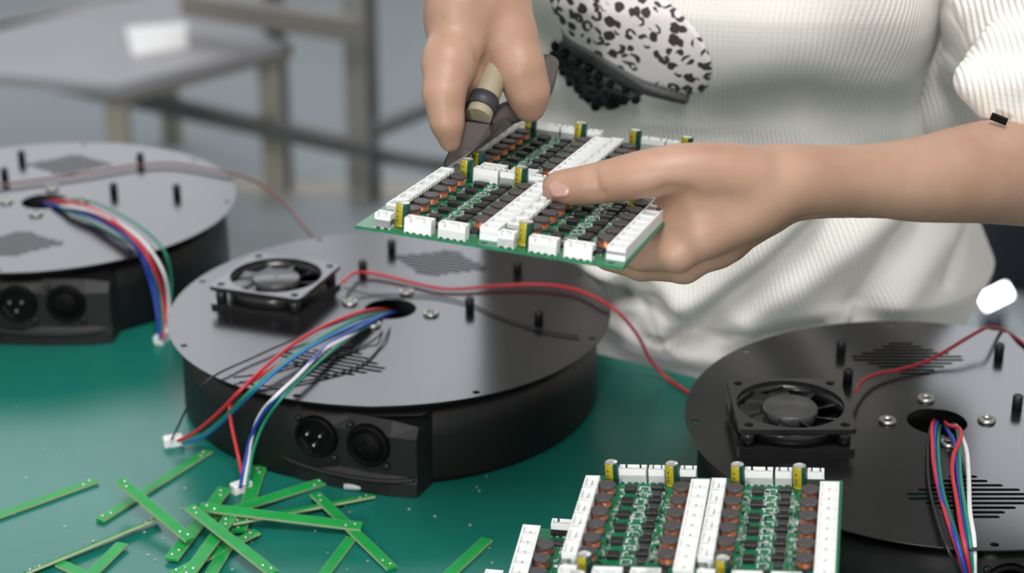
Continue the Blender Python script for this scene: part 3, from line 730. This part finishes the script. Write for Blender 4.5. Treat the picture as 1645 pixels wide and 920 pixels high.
def relax(V, Fc, it=2, lam=.5):
    n = len(V); E = np.concatenate([Fc[:, [0, 1]], Fc[:, [1, 2]], Fc[:, [2, 3]], Fc[:, [3, 0]]])
    for k in range(it):
        A = np.zeros_like(V); c = np.zeros(n); np.add.at(A, E[:, 0], V[E[:, 1]]); np.add.at(A, E[:, 1], V[E[:, 0]])
        np.add.at(c, E[:, 0], 1); np.add.at(c, E[:, 1], 1); V = V+lam*(A/np.maximum(c, 1)[:, None]-V)
    return V

person = thing('person', 'person in a cream ribbed sweater holding a circuit board and pliers, standing behind the bench', 'person', (.20, 1.33, FZ))
bpy.context.view_layer.update()
PI_ = person.matrix_world.inverted()
def tolocal(V): return np.asarray(V)-np.array([.20, 1.33, FZ])

# --- hand that grips the board (picture right), with its forearm
D = atd
H1 = SDF((-.005, .72, -.01), (.46, 1.20, .30), .0016)
wr = D(1290, 296, .955); el = D(1700, 276, 1.07)
H1.smooth_chain([(D(1215, 296, .948), .0190), (D(1290, 289, .956), .0168), (D(1400, 289, .980), .0176), (D(1480, 288, 1.0), .0216), (D(1590, 276, 1.03), .0274), (el, .0315)], .004)
H1.smooth_chain([(D(1215, 312, .97), .0180), (D(1300, 300, .985), .0160), (D(1480, 288, 1.02), .0205)], .004)
# thumb
TH = [(D(1205, 282, .940), .0150), (D(1115, 270, .932), .0118), (D(1040, 279, .932), .0112), (D(968, 293, .940), .0096), (D(918, 300, .946), .0081), (D(894, 302, .949), .0069)]
H1.smooth_chain(TH, .003)
# palm and knuckles
H1.cap(D(1205, 330, .950), D(1128, 372, .945), .0170, .0140, .010)
H1.cap(D(1215, 330, .97), D(1150, 390, .965), .0165, .0135, .010)
H1.cap(D(1215, 322, .985), D(1165, 385, .985), .016, .013, .010)
H1.cap(D(1130, 300, .937), D(1140, 345, .945), .0085, .012, .010)
H1.cap(D(1122, 330, .945), D(1066, 366, .957), .0120, .0110, .008); H1.cap(D(1125, 350, .950), D(1045, 392, .962), .0125, .0100, .008)
H1.cap(D(1110, 312, .940), D(1078, 338, .956), .0085, .0100, .006)
IX = [(D(1140, 366, .945), .0125), (D(1088, 404, .948), .0100), (D(1030, 408, .966), .0083), (D(975, 404, .985), .0068)]
MX = [(D(1160, 384, .965), .0125), (D(1098, 424, .962), .0098), (D(1030, 425, .985), .0082), (D(975, 415, 1.0), .0066)]
RX = [(D(1172, 378, .985), .0115), (D(1110, 414, .985), .0092), (D(1050, 416, 1.005), .0078), (D(1000, 408, 1.015), .0062)]
PX = [(D(1185, 362, 1.0), .0105), (D(1130, 395, 1.005), .0080), (D(1080, 400, 1.02), .0066), (D(1040, 396, 1.03), .0054)]
for c in (IX, MX, RX, PX): H1.chain(c, .0035)
# skin folds over the thumb joint and in the web
for u, vc, lean, amp in ((944, 296, 3, .0008), (955, 295, 5, .0011), (967, 293, 5, .0012), (979, 292, 2, .0010), (989, 290, 0, .0006)):
    arc_ = [math.radians(a) for a in (-55, -35, -15, 5, 25, 45)]
    H1.groove([D(u+lean*math.cos(a*1.5), vc+30*math.sin(a), .9405-.0096*math.cos(a)) for a in arc_], amp, .0015)
H1.groove([D(1030, 322, .928), D(1075, 309, .921), D(1105, 312, .923)], .0026, .0035)
H1.groove([D(1075, 309, .921), D(1108, 324, .924), D(1128, 345, .928)], .0010, .0025)
V1, F1 = H1.mesh('h'); V1 = relax(V1, F1, 2)

# --- hand that holds the pliers (picture left)
H2 = SDF((-.10, .85, .08), (.06, 1.22, .52), .0018)
wr2 = D(752, -70, 1.03)
H2.cap(wr2, D(745, -330, 1.10), .0260, .031, .014); H2.cap(D(785, -70, 1.045), D(770, -330, 1.11), .0215, .028, .014)
H2.cap(wr2, D(728, 40, 1.01), .0230, .0150, .012); H2.cap(wr2, D(762, 40, 1.015), .0230, .0160, .012); H2.cap(D(785, -60, 1.04), D(808, 10, 1.03), .0195, .0150, .012)
H2.cap(D(735, 10, 1.0), D(800, 10, 1.02), .016, .0155, .012)
H2.chain([(D(740, 50, 1.005), .0160), (D(722, 100, .993), .0140), (D(713, 150, .985), .0105), (D(718, 195, .985), .0082), (D(723, 226, .99), .0062)], .006)
H2.chain([(D(748, 55, 1.025), .0155), (D(738, 120, 1.012), .0130), (D(735, 165, 1.012), .0100), (D(745, 195, 1.02), .0080)], .004)
H2.chain([(D(755, 50, 1.045), .015), (D(748, 110, 1.045), .0115), (D(752, 150, 1.045), .0092), (D(765, 172, 1.05), .0076)], .004)
H2.chain([(D(760, 45, 1.06), .013), (D(756, 100, 1.07), .0100), (D(765, 135, 1.07), .0082), (D(778, 150, 1.07), .0068)], .004)
H2.chain([(D(790, -5, 1.02), .0160), (D(818, 55, 1.015), .0140), (D(836, 108, 1.012), .0122), (D(848, 148, 1.016), .0108), (D(851, 172, 1.02), .0085)], .007)
H2.groove([D(768, 60, .985), D(785, 95, .99), D(795, 120, .998)], .003, .005)
V2, F2 = H2.mesh('h2'); V2 = relax(V2, F2, 3)

# --- hidden lower body and upper arms: coarse
H3 = SDF((-.08, 1.02, FZ-.02), (.56, 1.66, .62), .009)
for sx in (-1, 1):
    hx = .195+sx*.085; H3.cap((hx, 1.42, -.02), (hx+sx*.01, 1.43, -.38), .080, .055, .03); H3.cap((hx+sx*.01, 1.43, -.38), (hx+sx*.015, 1.45, FZ+.06), .055, .040, .02)
    H3.cap((hx+sx*.015, 1.45, FZ+.035), (hx+sx*.02, 1.33, FZ+.03), .035, .030, .02)
H3.cap((.13, 1.40, 0), (.27, 1.38, 0), .095, .095, .04); H3.cap((.19, 1.38, 0), (.19, 1.33, .36), .09, .095, .04)
H3.cap((.09, 1.33, .42), (.30, 1.31, .42), .05, .05, .03); H3.cap((.195, 1.33, .44), (.195, 1.31, .52), .05, .045, .02)
V3, F3 = H3.mesh('h3'); V3 = relax(V3, F3, 2)
Va = np.concatenate([V1, V2]); Fa = np.concatenate([F1, F2+len(V1)])
nb = len(Fa)
Va = np.concatenate([Va, V3]); Fa = np.concatenate([Fa, F3+len(V1)+len(V2)])
me = np_mesh('body', tolocal(Va), Fa, M['skin']); me.materials.append(M['jeans'])
mi = np.zeros(len(Fa), int); zc3 = V3[F3].mean(1)[:, 2]; mi[nb:] = np.where(zc3 < .03, 1, 0); me.polygons.foreach_set('material_index', mi.tolist())
body = link('body', me, person); body['label'] = 'bare hands and forearms'
def nail(c, tip, up, L, W, T=.0011):
    c, tip, up = Vector(c), Vector(tip).normalized(), Vector(up).normalized(); s = tip.cross(up).normalized(); up = s.cross(tip)
    m = MB(); N, Mn = 12, 12; vs = []
    for i in range(N+1):
        a = -1+2*i/N
        for j in range(Mn+1):
            b = -1+2*j/Mn; w = W*math.sqrt(max(0, 1-max(0, abs(a)-.35)**2*2.0))
            h = T*(1-.35*a*a)-(b*b)*W*.30
            p = c+tip*a*L+s*b*w+up*h; vs.append(tuple(p))
    m.add([tolocal(v) for v in vs], [(i*(Mn+1)+j, (i+1)*(Mn+1)+j, (i+1)*(Mn+1)+j+1, i*(Mn+1)+j+1) for i in range(N) for j in range(Mn)], 0, True)
    m.add([tolocal(Vector(v)-up*.0012) for v in vs], [(i*(Mn+1)+j+1, (i+1)*(Mn+1)+j+1, (i+1)*(Mn+1)+j, i*(Mn+1)+j) for i in range(N) for j in range(Mn)], 0, True)
    o = m.build('nail', M['nail'], body); o['label'] = 'pink thumbnail'
pc = D(900, 298, .9386); nail(pc, D(880, 300, .943)-D(920, 297, .9385), np.array([0, 0, ZC])-pc+np.array([0, 0, .35]), .0060, .0052, .0006)

# --- sweater torso: closed loft with folds
NS, NZ = 420, 260
z0, z1 = -.10, .47
rotT = math.radians(-20)
def torso_params(z):
    zs = [-.10, -.02, .04, .10, .18, .26, .34, .42, .47]
    cx = np.interp(z, zs, [.166, .167, .166, .150, .136, .134, .142, .165, .19])
    cy = np.interp(z, zs, [1.324, 1.317, 1.303, 1.286, 1.262, 1.252, 1.25, 1.26, 1.27])
    a = np.interp(z, zs, [.150, .172, .190, .176, .160, .164, .172, .155, .075])
    b = np.interp(z, zs, [.112, .118, .122, .123, .124, .128, .125, .10, .055])
    return cx, cy, a, b
npl = np.array([-.34, -.94, 0]); npl /= np.linalg.norm(npl)
def onfront(u, v):
    d = ray(u, v); o = np.array([0, 0, ZC]); p0 = np.array([.165, 1.155, 0]); t = ((p0-o)@npl)/(d@npl); return o+d*t
sg = 2*np.pi*np.arange(NS)/NS
zz = np.linspace(z0, z1, NZ)
Sg, Zz = np.meshgrid(sg, zz, indexing='ij')
cx, cy, ta, tb = torso_params(Zz)
cs, sn = np.cos(Sg), np.sin(Sg)
pw = .86
ex = ta*np.sign(cs)*np.abs(cs)**pw; ey = tb*np.sign(sn)*np.abs(sn)**pw
cr, sr = math.cos(rotT), math.sin(rotT)
X = cx+ex*cr-ey*sr; Y = cy+ex*sr+ey*cr
# outward direction
nx = cs/np.maximum(ta, .02); ny = sn/np.maximum(tb, .02); nl = np.hypot(nx, ny); nx, ny = nx/nl, ny/nl
NX = nx*cr-ny*sr; NY = nx*sr+ny*cr
front = np.clip((-NY)*1.4, 0, 1)
# front-plane coordinate across the body and height
tx = np.array([.94, -.34])
Q = X*tx[0]+Y*tx[1]
disp = np.zeros_like(X)
def fold(pts, amp, w, w2=None):
    global disp
    P = [onfront(u, v) for u, v in pts]; P = [(p[0]*tx[0]+p[1]*tx[1], p[2]) for p in P]
    best = np.full(X.shape, 9.); side = np.zeros_like(X)
    for (ax_, az), (bx_, bz) in zip(P[:-1], P[1:]):
        dx, dz = bx_-ax_, bz-az; L = dx*dx+dz*dz
        t = np.clip(((Q-ax_)*dx+(Zz-az)*dz)/L, 0, 1)
        d = np.hypot(Q-ax_-t*dx, Zz-az-t*dz); sd = (Q-ax_)*dz-(Zz-az)*dx
        u_ = d < best; best = np.where(u_, d, best); side = np.where(u_, sd, side)
    ww = np.where(side > 0, w, w2 if w2 else w)
    disp += amp*(1.25 if w < .02 else 1)*np.exp(-(best/ww)**2)*front
# bust and belly
fold([(1000, -60), (1120, 0), (1300, 10), (1420, -40)], .020, .055)
fold([(1400, -40), (1440, 100), (1430, 200)], .012, .022)
fold([(1490, -40), (1500, 60), (1470, 200)], -.010, .018)
fold([(1200, 180), (1300, 150), (1370, 190)], -.010, .028)
fold([(900, 60), (930, 190), (960, 300)], -.012, .022)
fold([(835, 20), (880, 110)], .010, .016)
# lower folds running from under the forearm down to the hem
fold([(1350, 330), (1240, 430), (1140, 510), (1088, 560)], -.011, .006, .010)
fold([(1290, 330), (1190, 430), (1100, 500), (1055, 550)], .012, .014)
fold([(1420, 350), (1300, 450), (1190, 530)], .010, .016)
fold([(1500, 350), (1430, 430), (1370, 520)], -.010, .010, .016)
fold([(1540, 360), (1470, 450), (1420, 520)], .008, .014)
fold([(1528, 360), (1518, 440), (1502, 520)], -.005, .004)
fold([(975, 486), (1000, 474), (1018, 455)], -.014, .008)
fold([(950, 440), (985, 470)], .010, .012)
fold([(985, 500), (1040, 500), (1075, 515)], -.007, .005)
fold([(1000, 440), (1060, 470), (1080, 490)], .008, .014)
fold([(1040, 562), (1110, 566), (1200, 560), (1300, 548)], -.004, .0035)
fold([(960, 545), (1010, 578), (1125, 605)], .006, .010)
disp += .0016*np.sin(Q*95+Zz*60)*front*np.exp(-((Zz-.02)/.08)**2)
X = X+NX*disp; Y = Y+NY*disp
# uv in metres around and up
arc = np.zeros((NS+1,)); mid = NZ//2
ring = np.stack([X[:, mid], Y[:, mid]], 1); seg = np.linalg.norm(np.roll(ring, -1, 0)-ring, axis=1); arc[1:] = np.cumsum(seg)
Vt = np.stack([X, Y, Zz], 2).reshape(-1, 3)
ii, jj = np.meshgrid(np.arange(NS), np.arange(NZ-1), indexing='ij'); i2 = (ii+1) % NS
Ft = np.stack([ii*NZ+jj, i2*NZ+jj, i2*NZ+jj+1, ii*NZ+jj+1], 2).reshape(-1, 4)
me = bpy.data.meshes.new('sweater'); fl = Ft.tolist(); fl.append([k*NZ for k in range(NS)][::-1]); fl.append([k*NZ+NZ-1 for k in range(NS)])
me.from_pydata(tolocal(Vt).tolist(), [], fl); me.materials.append(M['knit'])
uv = me.uv_layers.new(name='UVMap')
iu = np.stack([ii, ii+1, ii+1, ii], 2).reshape(-1, 4); ju = np.stack([jj, jj, jj+1, jj+1], 2).reshape(-1, 4)
UV = np.stack([arc[iu], zz[ju]], 2).reshape(-1, 2)
UV = np.concatenate([UV, np.zeros((2*NS, 2))]); uv.data.foreach_set('uv', UV.ravel())
me.polygons.foreach_set('use_smooth', [True]*len(me.polygons)); me.update()
sweater = link('sweater', me, person); sweater['label'] = 'cream ribbed knit sweater'
bvh = BVHTree.FromPolygons([Vector(v) for v in Vt], Ft.tolist())

# sleeve pushed up over the elbow (picture right): rolls of cloth round the arm
H4 = SDF((.20, .90, .10), (.52, 1.30, .50), .0022)
def roll(u0, v0, u1, v1, d0, d1, r, k=.006): H4.cap(D(u0, v0, d0), D(u1, v1, d1), r, r*1.1, k)
ax = [(D(1680, 200, 1.075), .036), (D(1690, 110, 1.10), .042), (D(1670, -40, 1.15), .050), (D(1600, -260, 1.24), .056)]
H4.chain(ax, .02)
roll(1598, 172, 1720, 215, 1.035, 1.03, .0095); roll(1590, 150, 1720, 185, 1.035, 1.02, .0120)
roll(1570, 128, 1720, 122, 1.035, 1.01, .0135); roll(1580, 100, 1720, 88, 1.045, 1.015, .0110)
roll(1610, 72, 1720, 58, 1.035, 1.01, .0135); roll(1590, 52, 1720, 20, 1.06, 1.015, .0135); roll(1578, 8, 1720, -25, 1.06, 1.02, .017); roll(1566, 55, 1600, 95, 1.085, 1.075, .010)
H4.groove([D(1575, 112, 1.02), D(1620, 100, 1.005), D(1720, 92, .99)], .002, .004)
H4.cap(D(1545, -60, 1.25), D(1540, 170, 1.235), .036, .032, .01); H4.cap(D(1550, 20, 1.20), D(1640, 60, 1.10), .020, .03, .015)
H4.cap(D(1545, 55, 1.185), D(1600, 40, 1.12), .010, .012, .006); H4.cap(D(1530, 95, 1.195), D(1600, 110, 1.11), .010, .013, .006)
V4, F4 = H4.mesh('h4'); V4 = relax(V4, F4, 2)
me = np_mesh('sleeve', tolocal(V4), F4, M['knit']); uv = me.uv_layers.new(name='UVMap')
co = V4[F4].reshape(-1, 3); uv.data.foreach_set('uv', np.stack([co[:, 0]*.95+co[:, 2]*.25, co[:, 2]], 1).ravel())
sl = link('sleeve', me, sweater)
# small black tab on the cuff
p, q = D(1592, 186, 1.012), D(1618, 196, 1.010)
m = MB(); m.obar(tolocal(p), tolocal(q), .003, .0035); m.build('cuff_tab', M['black'], sl)
# sleeve of the other arm, out of the picture at the top
H5 = SDF((-.12, 1.0, .28), (.16, 1.36, .50), .004)
H5.chain([(D(750, -190, 1.075), .036), (D(770, -330, 1.14), .046), (np.array([.06, 1.26, .43]), .06)], .02)
V5, F5 = H5.mesh('h5'); V5 = relax(V5, F5, 2); me = np_mesh('sleeve', tolocal(V5), F5, M['knit']); uv = me.uv_layers.new(name='UVMap')
co = V5[F5].reshape(-1, 3); uv.data.foreach_set('uv', np.stack([co[:, 0], co[:, 2]], 1).ravel()); link('sleeve', me, sweater)

# --- applique on the sweater front: laid on the cloth, with its own thickness
def inside(poly, x, y):
    c = False; j = len(poly)-1
    for i in range(len(poly)):
        if (poly[i][1] > y) != (poly[j][1] > y) and x < (poly[j][0]-poly[i][0])*(y-poly[i][1])/(poly[j][1]-poly[i][1])+poly[i][0]: c = not c
        j = i
    return c
def pdist(poly, x, y):
    best = 1e9
    for i in range(len(poly)):
        ax_, ay = poly[i-1]; bx_, by = poly[i]; dx, dy = bx_-ax_, by-ay; t = max(0, min(1, ((x-ax_)*dx+(y-ay)*dy)/(dx*dx+dy*dy+1e-9)))
        best = min(best, math.hypot(x-ax_-t*dx, y-ay-t*dy))
    return best
def applique(name, poly, thick, puff, mt, step=3, lump=0, label=None):
    us = [p[0] for p in poly]; vs_ = [p[1] for p in poly]; grid = {}; V = []; uvs = []; rnd = random.Random(2)
    o = Vector((0, 0, ZC))
    nu = int((max(us)-min(us))/step)+3; nv = int((max(vs_)-min(vs_))/step)+3
    def vert(i, j):
        if (i, j) in grid: return grid[(i, j)]
        u, v = min(us)-step+i*step, min(vs_)-step+j*step
        if not inside(poly, u, v):      # snap outside points to the outline
            best = None; bd = 1e9
            for k in range(len(poly)):
                ax_, ay = poly[k-1]; bx_, by = poly[k]; dx, dy = bx_-ax_, by-ay; t = max(0, min(1, ((u-ax_)*dx+(v-ay)*dy)/(dx*dx+dy*dy+1e-9)))
                q = (ax_+t*dx, ay+t*dy); dd = math.hypot(u-q[0], v-q[1])
                if dd < bd: bd = dd; best = q
            u, v = best; e = 0
        else: e = pdist(poly, u, v)
        d = Vector(ray(u, v)).normalized(); h, nrm, _, _ = bvh.ray_cast(o, d)
        if h is None: return None
        if nrm.dot(d) > 0: nrm = -nrm
        off = thick*min(1, e/4)+puff*(1-math.exp(-e/28))+(lump*abs(math.sin(i*1.3+j*.7)*math.sin(j*1.1-i*.4)) if e > 2 else 0)
        grid[(i, j)] = len(V); V.append(h+nrm*(off+.0004)); uvs.append((h.x*.94-h.y*.34, h.z)); return grid[(i, j)]
    fs = []
    for i in range(nu):
        for j in range(nv):
            u, v = min(us)-step+(i+.5)*step, min(vs_)-step+(j+.5)*step
            if not (inside(poly, u, v)): continue
            q = [vert(i, j), vert(i, j+1), vert(i+1, j+1), vert(i+1, j)]
            if None not in q: fs.append(q)
    m_ = bpy.data.meshes.new(name); m_.from_pydata([tuple(tolocal(v)) for v in V], [], fs); m_.materials.append(mt)
    uvl = m_.uv_layers.new(name='UVMap')
    for lp in m_.loops: uvl.data[lp.index].uv = uvs[lp.vertex_index]
    m_.polygons.foreach_set('use_smooth', [True]*len(fs)); m_.update()
    ob = link(name, m_, sweater)
    if label: ob['label'] = label
    return ob
dome = [(884, -40), (884, 0), (890, 20), (900, 46), (915, 66), (940, 82), (970, 98), (1005, 116), (1035, 130), (1060, 138), (1090, 146), (1108, 152), (1126, 150), (1138, 138), (1144, 115), (1143, 98), (1136, 75), (1122, 52), (1104, 30), (1082, 10), (1062, -8), (1040, -24), (1000, -45), (940, -55)]
applique('print_dome', dome, .0012, .0015, M['leopard'], label='white dome patch with dark leopard spots')
band = [(905, 48), (925, 62), (960, 80), (1000, 104), (1040, 130), (1060, 138), (1108, 152), (1104, 166), (1075, 160), (1042, 152), (1010, 138), (965, 110), (925, 84), (905, 64)]
applique('print_band', band, .0032, .002, M['patch_grey'], 2.5, label='grey band under the spotted dome')
plush = [(905, 64), (925, 84), (965, 110), (1010, 138), (1038, 150), (1010, 160), (985, 168), (968, 170), (945, 160), (930, 145), (912, 122), (892, 100), (885, 90), (896, 72)]
applique('print_plush', plush, .002, .002, M['patch_black'], 2.5, lump=.0045, label='black plush piece under the grey band')
m = MB(); rnd = random.Random(11); got = []
for k in range(900):
    u, v = rnd.uniform(885, 1038), rnd.uniform(64, 170)
    if not inside(plush, u, v) or any(math.hypot(u-a, v-b) < 12.5 for a, b in got): continue
    got.append((u, v)); d = Vector(ray(u, v)).normalized(); h, nrm, _, _ = bvh.ray_cast(Vector((0, 0, ZC)), d)
    if h is None: continue
    if nrm.dot(d) > 0: nrm = -nrm
    R = nrm.to_track_quat('Z', 'Y').to_matrix(); b = MB(); r = rnd.uniform(.0026, .0036)
    b.lathe([(r, 0), (r*.95, r*.6), (r*.6, r*1.1), (0, r*1.3)], 12); m.add([tolocal(h+nrm*.003+R @ Vector(q)) for q in b.v], b.f, 0, True)
m.build('plush_tufts', M['black'], sweater)
trim = [(968, 170), (985, 168), (1010, 160), (1038, 150), (1034, 158), (1010, 168), (985, 176), (960, 177), (945, 168), (945, 160)]
applique('print_trim', trim, .001, .0006, M['leopard'], 2, label='thin spotted trim below the plush piece')

# ------------------------------------------------------------------ pliers
pl = thing('pliers', 'cutting pliers with beige grips biting the rear left edge of the held board', 'pliers', D(770, 200, 1.0))
bpy.context.view_layer.update(); pinv = pl.matrix_world.inverted()
def ploc(p): return tuple(pinv @ Vector(p))
m = MB(); m.tube([ploc(p) for p in spline([D(768, 188, .997), D(785, 145, 1.006), (D(800, 105, 1.018)), D(812, 60, 1.04)], 6)], .0072, 16); g = m.build('handle', M['grip'], pl)
m = MB(); a, b = Vector(ploc(D(771, 176, .999))), Vector(ploc(D(779, 158, 1.003))); m.tube([a, b], .0082, 20); m.build('band', M['grip_dark'], g)
m = MB(); m.tube([ploc(p) for p in spline([D(782, 205, 1.012), D(808, 186, 1.02), D(840, 172, 1.03), D(866, 150, 1.04), D(880, 100, 1.055)], 6)], .0066, 16); g2 = m.build('handle', M['plier'], pl)
def jaw(pts, th_, mt):
    # outline in the picture plane at the jaw, extruded away from the viewer
    m = MB(); n = len(pts); A = [ploc(D(u, v, d)) for u, v, d in pts]; B = [ploc(D(u+3, v-2, d+th_)) for u, v, d in pts]
    m.add(A+B, [tuple(range(n)), tuple(range(2*n-1, n-1, -1))]+[(i, n+i, n+(i+1) % n, (i+1) % n) for i in range(n)]); return m.build('jaw', M['plier'], pl)
jaw([(748, 196, .992), (786, 200, .996), (788, 216, .998), (762, 240, .996), (736, 262, .996), (714, 270, .996), (712, 262, .994), (728, 228, .992)], .010, 'plier')
jaw([(786, 202, 1.004), (812, 190, 1.008), (822, 202, 1.012), (792, 222, 1.010), (760, 246, 1.006), (740, 262, 1.004), (744, 252, 1.004)], .010, 'plier')

# ------------------------------------------------------------------ background: racks, shelf, floor marks, added glow
def fl(u, v, z): return onz(u, v, z)
rk = thing('metal_rack', 'grey metal frame of posts and rails standing far behind the bench', 'rack', (*fl(590, 325, FZ)[:2], FZ))
bpy.context.view_layer.update(); rinv = rk.matrix_world.inverted()
def rl(p): return tuple(rinv @ Vector(p))
pb = fl(590, 325, FZ)
for (u, v, w, mt) in ((581, 325, .042, 'rack_light'), (600, 322, .03, 'rack')):  # one post: pale bar paints its lit face, dark bar its shaded side
    b = fl(u, v, FZ); m = MB(); m.obar(rl(b), rl((b[0], b[1], 1.2)), w, w, up=(.2, 1, 0)); m.build('post', M[mt], rk)
b = fl(455, 305, FZ); m = MB(); m.obar(rl(b), rl((b[0], b[1], .5)), .035, .035, up=(.2, 1, 0)); m.build('post', M['rack'], rk)
def rail(a, b, z, w, mt, z2=None):
    A, B = fl(*a, z), fl(*b, z if z2 is None else z2); m = MB(); m.obar(rl(A), rl(B), w, w); m.build('rail', M[mt], rk)
rail((-40, 103), (600, 243), -.58, .030, 'rack'); rail((300, 5), (580, 48), -.35, .042, 'rack_warm')
rail((605, 208), (760, 145), -.5, .024, 'rack'); rail((600, 248), (760, 274), -.6, .024, 'rack')
t = thing('side_shelf', 'pale grey shelf far behind on the left with a white sheet on it', 'shelf', (*fl(190, 232, FZ)[:2], FZ))
bpy.context.view_layer.update(); sinv = t.matrix_world.inverted()
P4 = [fl(u, v, -.42) for u, v in ((-120, 70), (270, -8), (455, 76), (185, 146), (-120, 118))]
m = MB(); m.prism([tuple((sinv @ Vector(p))[:2]) for p in P4][::-1], -.43-FZ, -.41-FZ); m.build('shelf_board', M['shelf'], t)
for u, v in ((185, 140), (430, 74), (-100, 110), (262, 0)):
    p = fl(u, v, -.43); m = MB(); m.box(p[0]-.02, p[0]+.02, p[1]-.02, p[1]+.02, FZ, -.43); m.v = [tuple(sinv @ Vector(q)) for q in m.v]; m.build('leg', M['beige'], t)
for a, b, w in (((185, 152), (462, 78), .03), ((-120, 92), (268, -10), .05)):
    A, B = fl(*a, -.435), fl(*b, -.435); m = MB(); m.obar(tuple(sinv @ Vector(A)), tuple(sinv @ Vector(B)), w, w); m.build('edge_rail', M['rack_warm'], t)
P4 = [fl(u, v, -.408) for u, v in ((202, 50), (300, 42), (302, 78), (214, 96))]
m = MB(); m.prism([tuple(p[:2]) for p in P4][::-1], -.4099, -.400); o = m.build('paper_sheet', M['paper']); tag(o, 'white sheet lying on the far shelf', 'paper')  # added white slab in place of a bright reflection
# painted line on the floor
A, B = fl(330, 300, FZ), fl(700, 306, FZ); m = MB(); m.obar((A[0], A[1], FZ+.001), (B[0], B[1], FZ+.001), .10, .002); o = m.build('floor_line', M['beige']); o.name = 'trim_1'; struct(o)
# dark bin and an added glow for an unidentified bright blur
p = fl(1655, 470, FZ); m = MB()
m.lathe([(.11, 0), (.13, .30), (.135, .30), (.135, .31), (.125, .31), (.105, .01), (0, .01)], 40); o = m.build('waste_bin', M['navy']); o.location = (p[0]+.02, p[1]+.1, FZ); tag(o, 'dark bin on the floor past the right side of the sweater', 'bin')
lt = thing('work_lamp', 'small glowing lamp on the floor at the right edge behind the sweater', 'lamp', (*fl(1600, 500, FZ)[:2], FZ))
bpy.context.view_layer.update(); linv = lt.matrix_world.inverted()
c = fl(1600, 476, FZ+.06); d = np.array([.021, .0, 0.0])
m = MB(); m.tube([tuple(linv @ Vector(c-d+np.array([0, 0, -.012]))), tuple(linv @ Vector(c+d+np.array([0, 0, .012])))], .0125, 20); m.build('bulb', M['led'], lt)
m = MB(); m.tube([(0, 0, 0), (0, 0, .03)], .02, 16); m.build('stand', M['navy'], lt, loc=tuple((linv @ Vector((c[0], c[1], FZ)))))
